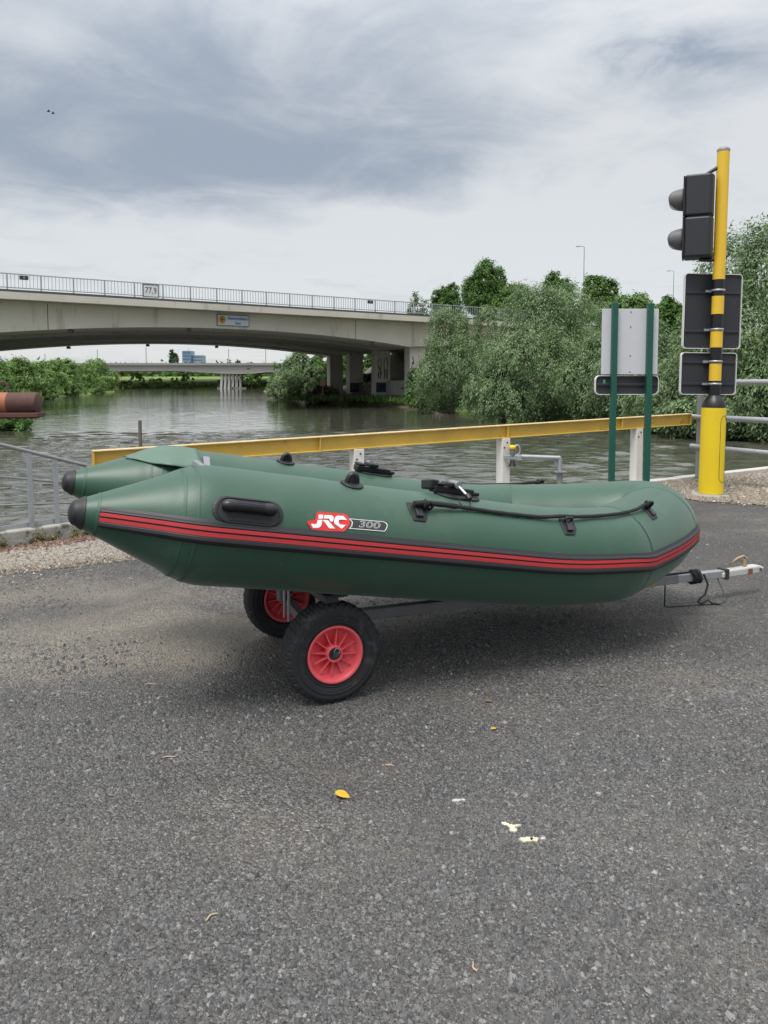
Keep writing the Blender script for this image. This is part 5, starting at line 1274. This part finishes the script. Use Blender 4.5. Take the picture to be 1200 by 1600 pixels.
# ------------------------------------------------------------------ trailer
tr = empty('boat_trailer', (-.39, 3.46, 0), math.atan2(.40676, .91354)); tag(tr, 'two-wheeled galvanised hand trailer with red rimmed wheels under the green boat', 'trailer')
def wheel():
    r = empty('wheel', (0, 0, 0)); r.parent = tr
    pr = [(.112, -.043), (.118, -.050), (.15, -.056), (.180, -.056), (.196, -.048), (.2035, -.036), (.2065, -.018), (.2068, 0), (.2065, .018), (.2035, .036), (.196, .048), (.180, .056), (.15, .056), (.118, .050), (.112, .043)]
    def rf(i, k, rr):
        if 4 <= i <= 10:
            j = (k + (2 if i % 2 else 0)) % 4
            if j == 0 or (i in (6, 8)): return rr - (.007 if j == 0 else .004)
        return rr
    m = MB(); m.lathe(pr, ax=(0, 1, 0), seg=144, radf=rf, smooth=False, closed=True); o = m.build('tyre', tyre_mat, r)
    m = MB(); m.lathe([(.155, -.0555), (.160, -.0585), (.165, -.0555)], ax=(0, 1, 0), seg=64, smooth=True, closed=True); m.build('sidewall_ring', tyre_mat, r)
    m = MB(); m.lathe([(.126, -.0515), (.131, -.056), (.136, -.0525)], ax=(0, 1, 0), seg=64, closed=True); m.build('sidewall_ring', tyre_mat, r)
    m = MB(); m.lathe([(.116, -.052), (.119, -.055), (.117, -.058), (.108, -.055), (.100, -.040), (.097, -.022), (.088, -.016), (.030, -.010), (.030, .010), (.088, .016), (.097, .022), (.100, .040), (.108, .055), (.117, .058), (.119, .055), (.116, .052)], ax=(0, 1, 0), seg=64, closed=True); m.build('rim', rim_red, r)
    sm = MB()
    for s_ in (-1, 1):
        q = [(.030, .012), (.030, .045), (.060, .038), (.099, .034), (.099, .018), (.088, .014)]
        sm.prism(q, lambda x, y, h: (x, s_ * y, h), -.0022, .0022)
    s0 = sm.build('spoke', rim_red, r)
    for i in range(12):
        o = s0 if i == 0 else s0.copy()
        if i: col.objects.link(o); o.parent = r
        o.rotation_euler = (0, R(30 * i + 8), 0)
    m = MB(); m.lathe([(.034, -.050), (.034, .050), (.026, .050), (.026, -.050)], ax=(0, 1, 0), seg=32, closed=True); m.build('hub', rim_red, r)
    m = MB(); m.lathe([(.026, -.042), (.026, .042)], ax=(0, 1, 0), seg=24); m.lathe([(.013, -.060), (.015, -.054), (.013, -.042)], ax=(0, 1, 0), seg=6, smooth=False); m.build('axle_end', dark_steel, r)
    m = MB(); m.tube([(.006 + .012 * math.cos(a), -.056, .014 + .012 * math.sin(a)) for a in np.linspace(0, 6.28, 14)[:-1]], .0018, 5, closed=True); m.build('split_pin', galv, r)
    return r
w0 = wheel(); w0.location = (0, -.425, .2050)
w1 = copy_tree(w0, tr); w1.location = (.055, .425, .2050); w1.rotation_euler = (0, R(17), 0)
m = MB(); m.bar((0, -.36, .205), (.05, .36, .205), .04, .04); m.tube([(0, -.40, .205), (0, -.355, .205)], .013, 10); m.tube([(.05, .355, .205), (.054, .40, .205)], .013, 10); m.build('axle', galv_dull, tr, bevel=.003)
# (drawbar runs under the boat to the coupling)
zd0, zd1 = .205, .148
m = MB(); m.bar((.02, 0, zd0), (2.28, 0, zd1 + .016), .05, .05); m.build('drawbar', galv_dull, tr, bevel=.004)
m = MB(); m.bar((2.0, 0, zd1 + .022), (2.72, 0, zd1 + .006), .044, .044); m.build('drawbar_tube', galv, tr, bevel=.004)
m = MB(); m.bar((2.02, -.0, zd1 + .02), (2.10, 0, zd1 + .018), .056, .056); m.build('drawbar_joint', M('yellowed_clamp', (.35, .25, .08), .6), tr, bevel=.003)
for y in (-.30, .30):
    m = MB(); m.bar((.0, y, .225), (.0, y, .40), .05, .03, up=(1, 0, 0)); m.build('upright', galv_dull, tr, bevel=.003)
for y in (.06, .13):
    m = MB(); m.tube([(-.03, y, .19), (-.03, y, .50)], .007, 8); m.build('tie_rod', galv, tr)
m = MB(); m.bar((0, -.44, .415), (0, .44, .415), .06, .03); m.build('cradle_beam', dark_steel, tr, bevel=.004)
m = MB(); m.bar((0.02, -.44, .432), (0.02, -.20, .425), .10, .012); m.bar((0.02, .20, .425), (0.02, .44, .432), .10, .012); m.build('cradle_pad', black_rubber, tr)
m = MB(); m.bar((1.25, 0, .19), (1.25, 0, .30), .05, .05, up=(1, 0, 0)); m.build('front_support', dark_steel, tr)
# coupling
m = MB(); m.prism([(2.62, -.012), (2.93, -.010), (2.965, .012), (2.965, .040), (2.92, .052), (2.66, .046), (2.62, .03)], lambda x, z, h: (x, h, zd1 + z * .82 - .008), -.028, .028); cp = m.build('coupling_head', M('pale_zinc', (.50, .50, .47), .5, .2, .1, 12, spots=(.3, .2, .1), spot_amt=.5, spot_scale=20), tr, bevel=.010)
m = MB(); m.box((2.845, -.034, zd1 + .008), (.03, .004, .034)); m.build('safety_tab', M('rust_brown_tab', (.22, .07, .045), .7), cp)
m = MB(); m.lathe([(.008, 0), (.008, .005)], (2.93, -.032, zd1 + .012), (0, -1, 0), 10); m.build('bolt', dark_steel, cp)
m = MB(); m.box((2.655, 0, zd1 + .008), (.028, .070, .064)); m.build('clamp', lamp_m, tr, bevel=.004)
m = MB(); m.tube([(2.20, 0, zd1 - .006), (2.20, 0, 0.010), (2.22, 0, .004), (2.55, -.08, .004), (2.60, -.08, .02), (2.60, 0, zd1)], .0045, 6); m.build('stand_loop', dark_steel, tr)
m = MB(); m.tube([(2.83, 0, zd1 + .036), (2.83, .0, zd1 + .075)], .012, 8); m.tube([(2.85, 0, zd1 + .075), (2.82, 0, zd1 + .098), (2.77, 0, zd1 + .088), (2.71, 0, zd1 + .055), (2.75, .012, zd1 + .066), (2.80, .012, zd1 + .078), (2.835, .012, zd1 + .05)], .007, 8); m.build('frayed_rope_loop', rope_tan, tr)
m = MB(); m.tube([(2.03, -.02, zd1 + .045), (2.10, -.022, zd1 + .062), (2.13, -.022, zd1 + .085), (2.155, -.022, zd1 + .08)], .008, 8); m.build('pull_bar', galv, tr)
m = MB(); m.tube([(2.17 + .0 , .0, zd1 + .045), (2.17, 0, zd1 + .085)], .014, 10); m.tube([(2.17, .02 * math.cos(a), zd1 + .09 + .02 * math.sin(a)) for a in np.linspace(0, 6.28, 12)[:-1]], .007, 6, closed=True); m.build('eye_bolt', galv, tr)
m = MB(); m.tube([(1.97 + .045 * math.cos(a), -.03 + .012 * math.sin(a), zd1 + .048 + .045 * math.sin(a)) for a in np.linspace(0, 6.28, 22)[:-1]], .0045, 6, closed=True); m.build('ring', galv, tr)
# black cord wound round the drawbar
m = MB(); pth = [(1.95, .0, zd1 + .11), (2.02, -.02, zd1 + .10), (2.10, -.03, zd1 + .055), (2.25, -.026, zd1 + .052), (2.36, -.024, zd1 + .05)]
for k in range(62):
    a = k * .55; pth.append((2.40 + .016 * math.sin(k * .33) + k * .0007, -.036 * math.sin(a + 1.2), zd1 + .012 + .038 * math.cos(a + 1.2)))
m.tube(pth, .0065, 7)
m.tube([(2.46, -.036, zd1 + .03), (2.485, -.045, zd1 - .03), (2.46, -.05, .06), (2.42, -.052, .045), (2.405, -.05, .02), (2.43, -.055, .012), (2.47, -.06, .03), (2.50, -.07, .008), (2.53, -.09, .006)], .006, 7); m.build('cord', rope_black, tr)

# ------------------------------------------------------------------ litter on the asphalt
def leaf_obj(x, y, L_, W_, rz, mat, label, name='fallen_leaf', curl=.25, group=None):
    m = MB(); n = 8; vs = []
    for i in range(n + 1):
        k = i / n; wv_ = W_ * math.sin(math.pi * k ** .8) ** .9 * .5
        zc = L_ * curl * (k - .5) ** 2 * 1.6 + .004
        vs += [((k - .5) * L_, -wv_, zc + wv_ * .5), ((k - .5) * L_, 0, zc), ((k - .5) * L_, wv_, zc + wv_ * .7)]
    m.add(vs, [(i * 3 + j, i * 3 + j + 1, i * 3 + 4 + j, i * 3 + 3 + j) for i in range(n) for j in range(2)], True)
    o = m.build(name, mat); o.location = (x, y, .002); o.rotation_euler = (0, 0, rz); tag(o, label, 'leaf', group); 
    s_ = o.modifiers.new('t', 'SOLIDIFY'); s_.thickness = .0006; return o
yl = M('yellow_leaf', (.62, .36, .03), .6, 0, .15, 30, spots=(.3, .14, .03), spot_amt=.6, spot_scale=60); bl_ = M('tan_leaf', (.22, .15, .08), .7, 0, .15, 30)
leaf_obj(-.13, 2.32, .062, .030, R(-38), yl, 'yellow fallen leaf lying on the asphalt in front of the wheel')
leaf_obj(.41, 2.79, .026, .012, R(20), yl, 'small yellowish leaf on the asphalt, right of the wheel')
leaf_obj(.425, 3.04, .030, .014, R(-10), bl_, 'brownish leaf lying at the front edge of the boat shadow')
leaf_obj(.93, 3.20, .030, .014, R(60), bl_, 'dry brown leaf under the bow half of the boat')
def splash(x, y, segs, seed, mat, label):
    g = random.Random(seed); m = MB()
    for dx, dy, r0, el, an in segs:
        n = 22; pts = []
        for k in range(n):
            a = 2 * math.pi * k / n; r = r0 * (1 + g.uniform(-.28, .28)); px, py = r * el * math.cos(a), r * math.sin(a)
            pts.append((dx + px * math.cos(an) - py * math.sin(an), dy + px * math.sin(an) + py * math.cos(an)))
        m.prism(pts, lambda a, b_, h: (a, b_, h), .001, .0062)
    o = m.build('paint_splash', mat, tri=True); o.location = (x, y, 0); tag(o, label, 'paint splash'); return o
cr = M('cream_paint_fleck', (.62, .58, .42), .7, 0, .12, 40, spots=(.25, .23, .18), spot_amt=.7, spot_scale=70, spot_th=.55); gw = M('grey_white_fleck', (.42, .42, .41), .8, 0, .15, 40)
splash(.37, 2.16, [(-.012, .012, .007, 1.7, -.6), (.004, .0, .008, 1.2, .3), (.006, -.018, .009, 1.1, -.5), (.022, .004, .004, 2.2, .1)], 3, cr, 'broken cream paint fleck on the asphalt, the upper of the pair')
splash(.405, 2.095, [(0, 0, .010, 1.9, .1), (.022, .002, .009, 1.3, .2)], 5, cr, 'larger flat cream paint fleck on the asphalt, the lower of the pair')
splash(.452, 2.10, [(0, 0, .005, 1.5, .3)], 9, gw, 'tiny pale fleck beside the larger cream paint fleck')
splash(.225, 2.30, [(0, 0, .007, 1.9, .2), (.02, .003, .004, 1.8, -.2)], 6, gw, 'faint grey white smear on the asphalt between leaf and cream flecks')
tw_m = M('pale_twig', (.42, .33, .22), .85, 0, .15, 30)
for i, (x, y, ln_, rz, lb) in enumerate(((-1.0, 3.22, .05, .3, 'pale straw on the asphalt left of the near wheel'), (-.74, 2.58, .05, .5, 'short twig on the dark asphalt below the near wheel'), (-2.01, 4.73, .07, -.8, 'pale straw on the asphalt near the kerb'), (-1.67, 5.0, .08, -1.1, 'curved pale twig on the asphalt below the stern'), (.02, 2.52, .03, -.5, 'tiny pale splinter above the yellow leaf'), (-.42, 1.78, .035, .8, 'tiny straw at the lower left of the asphalt'), (.20, 1.62, .03, 1.9, 'tiny straw in the foreground asphalt'))):
    g = random.Random(i); m = MB(); m.tube([((k / 4 - .5) * ln_, ln_ * .14 * math.sin(k * 1.3 + i), .004 + .002 * g.random()) for k in range(5)], [.002, .0025, .0022, .002, .0012], 6)
    o = m.build('twig', tw_m); o.location = (x, y, .0); o.rotation_euler = (0, 0, rz); tag(o, lb, 'twig')
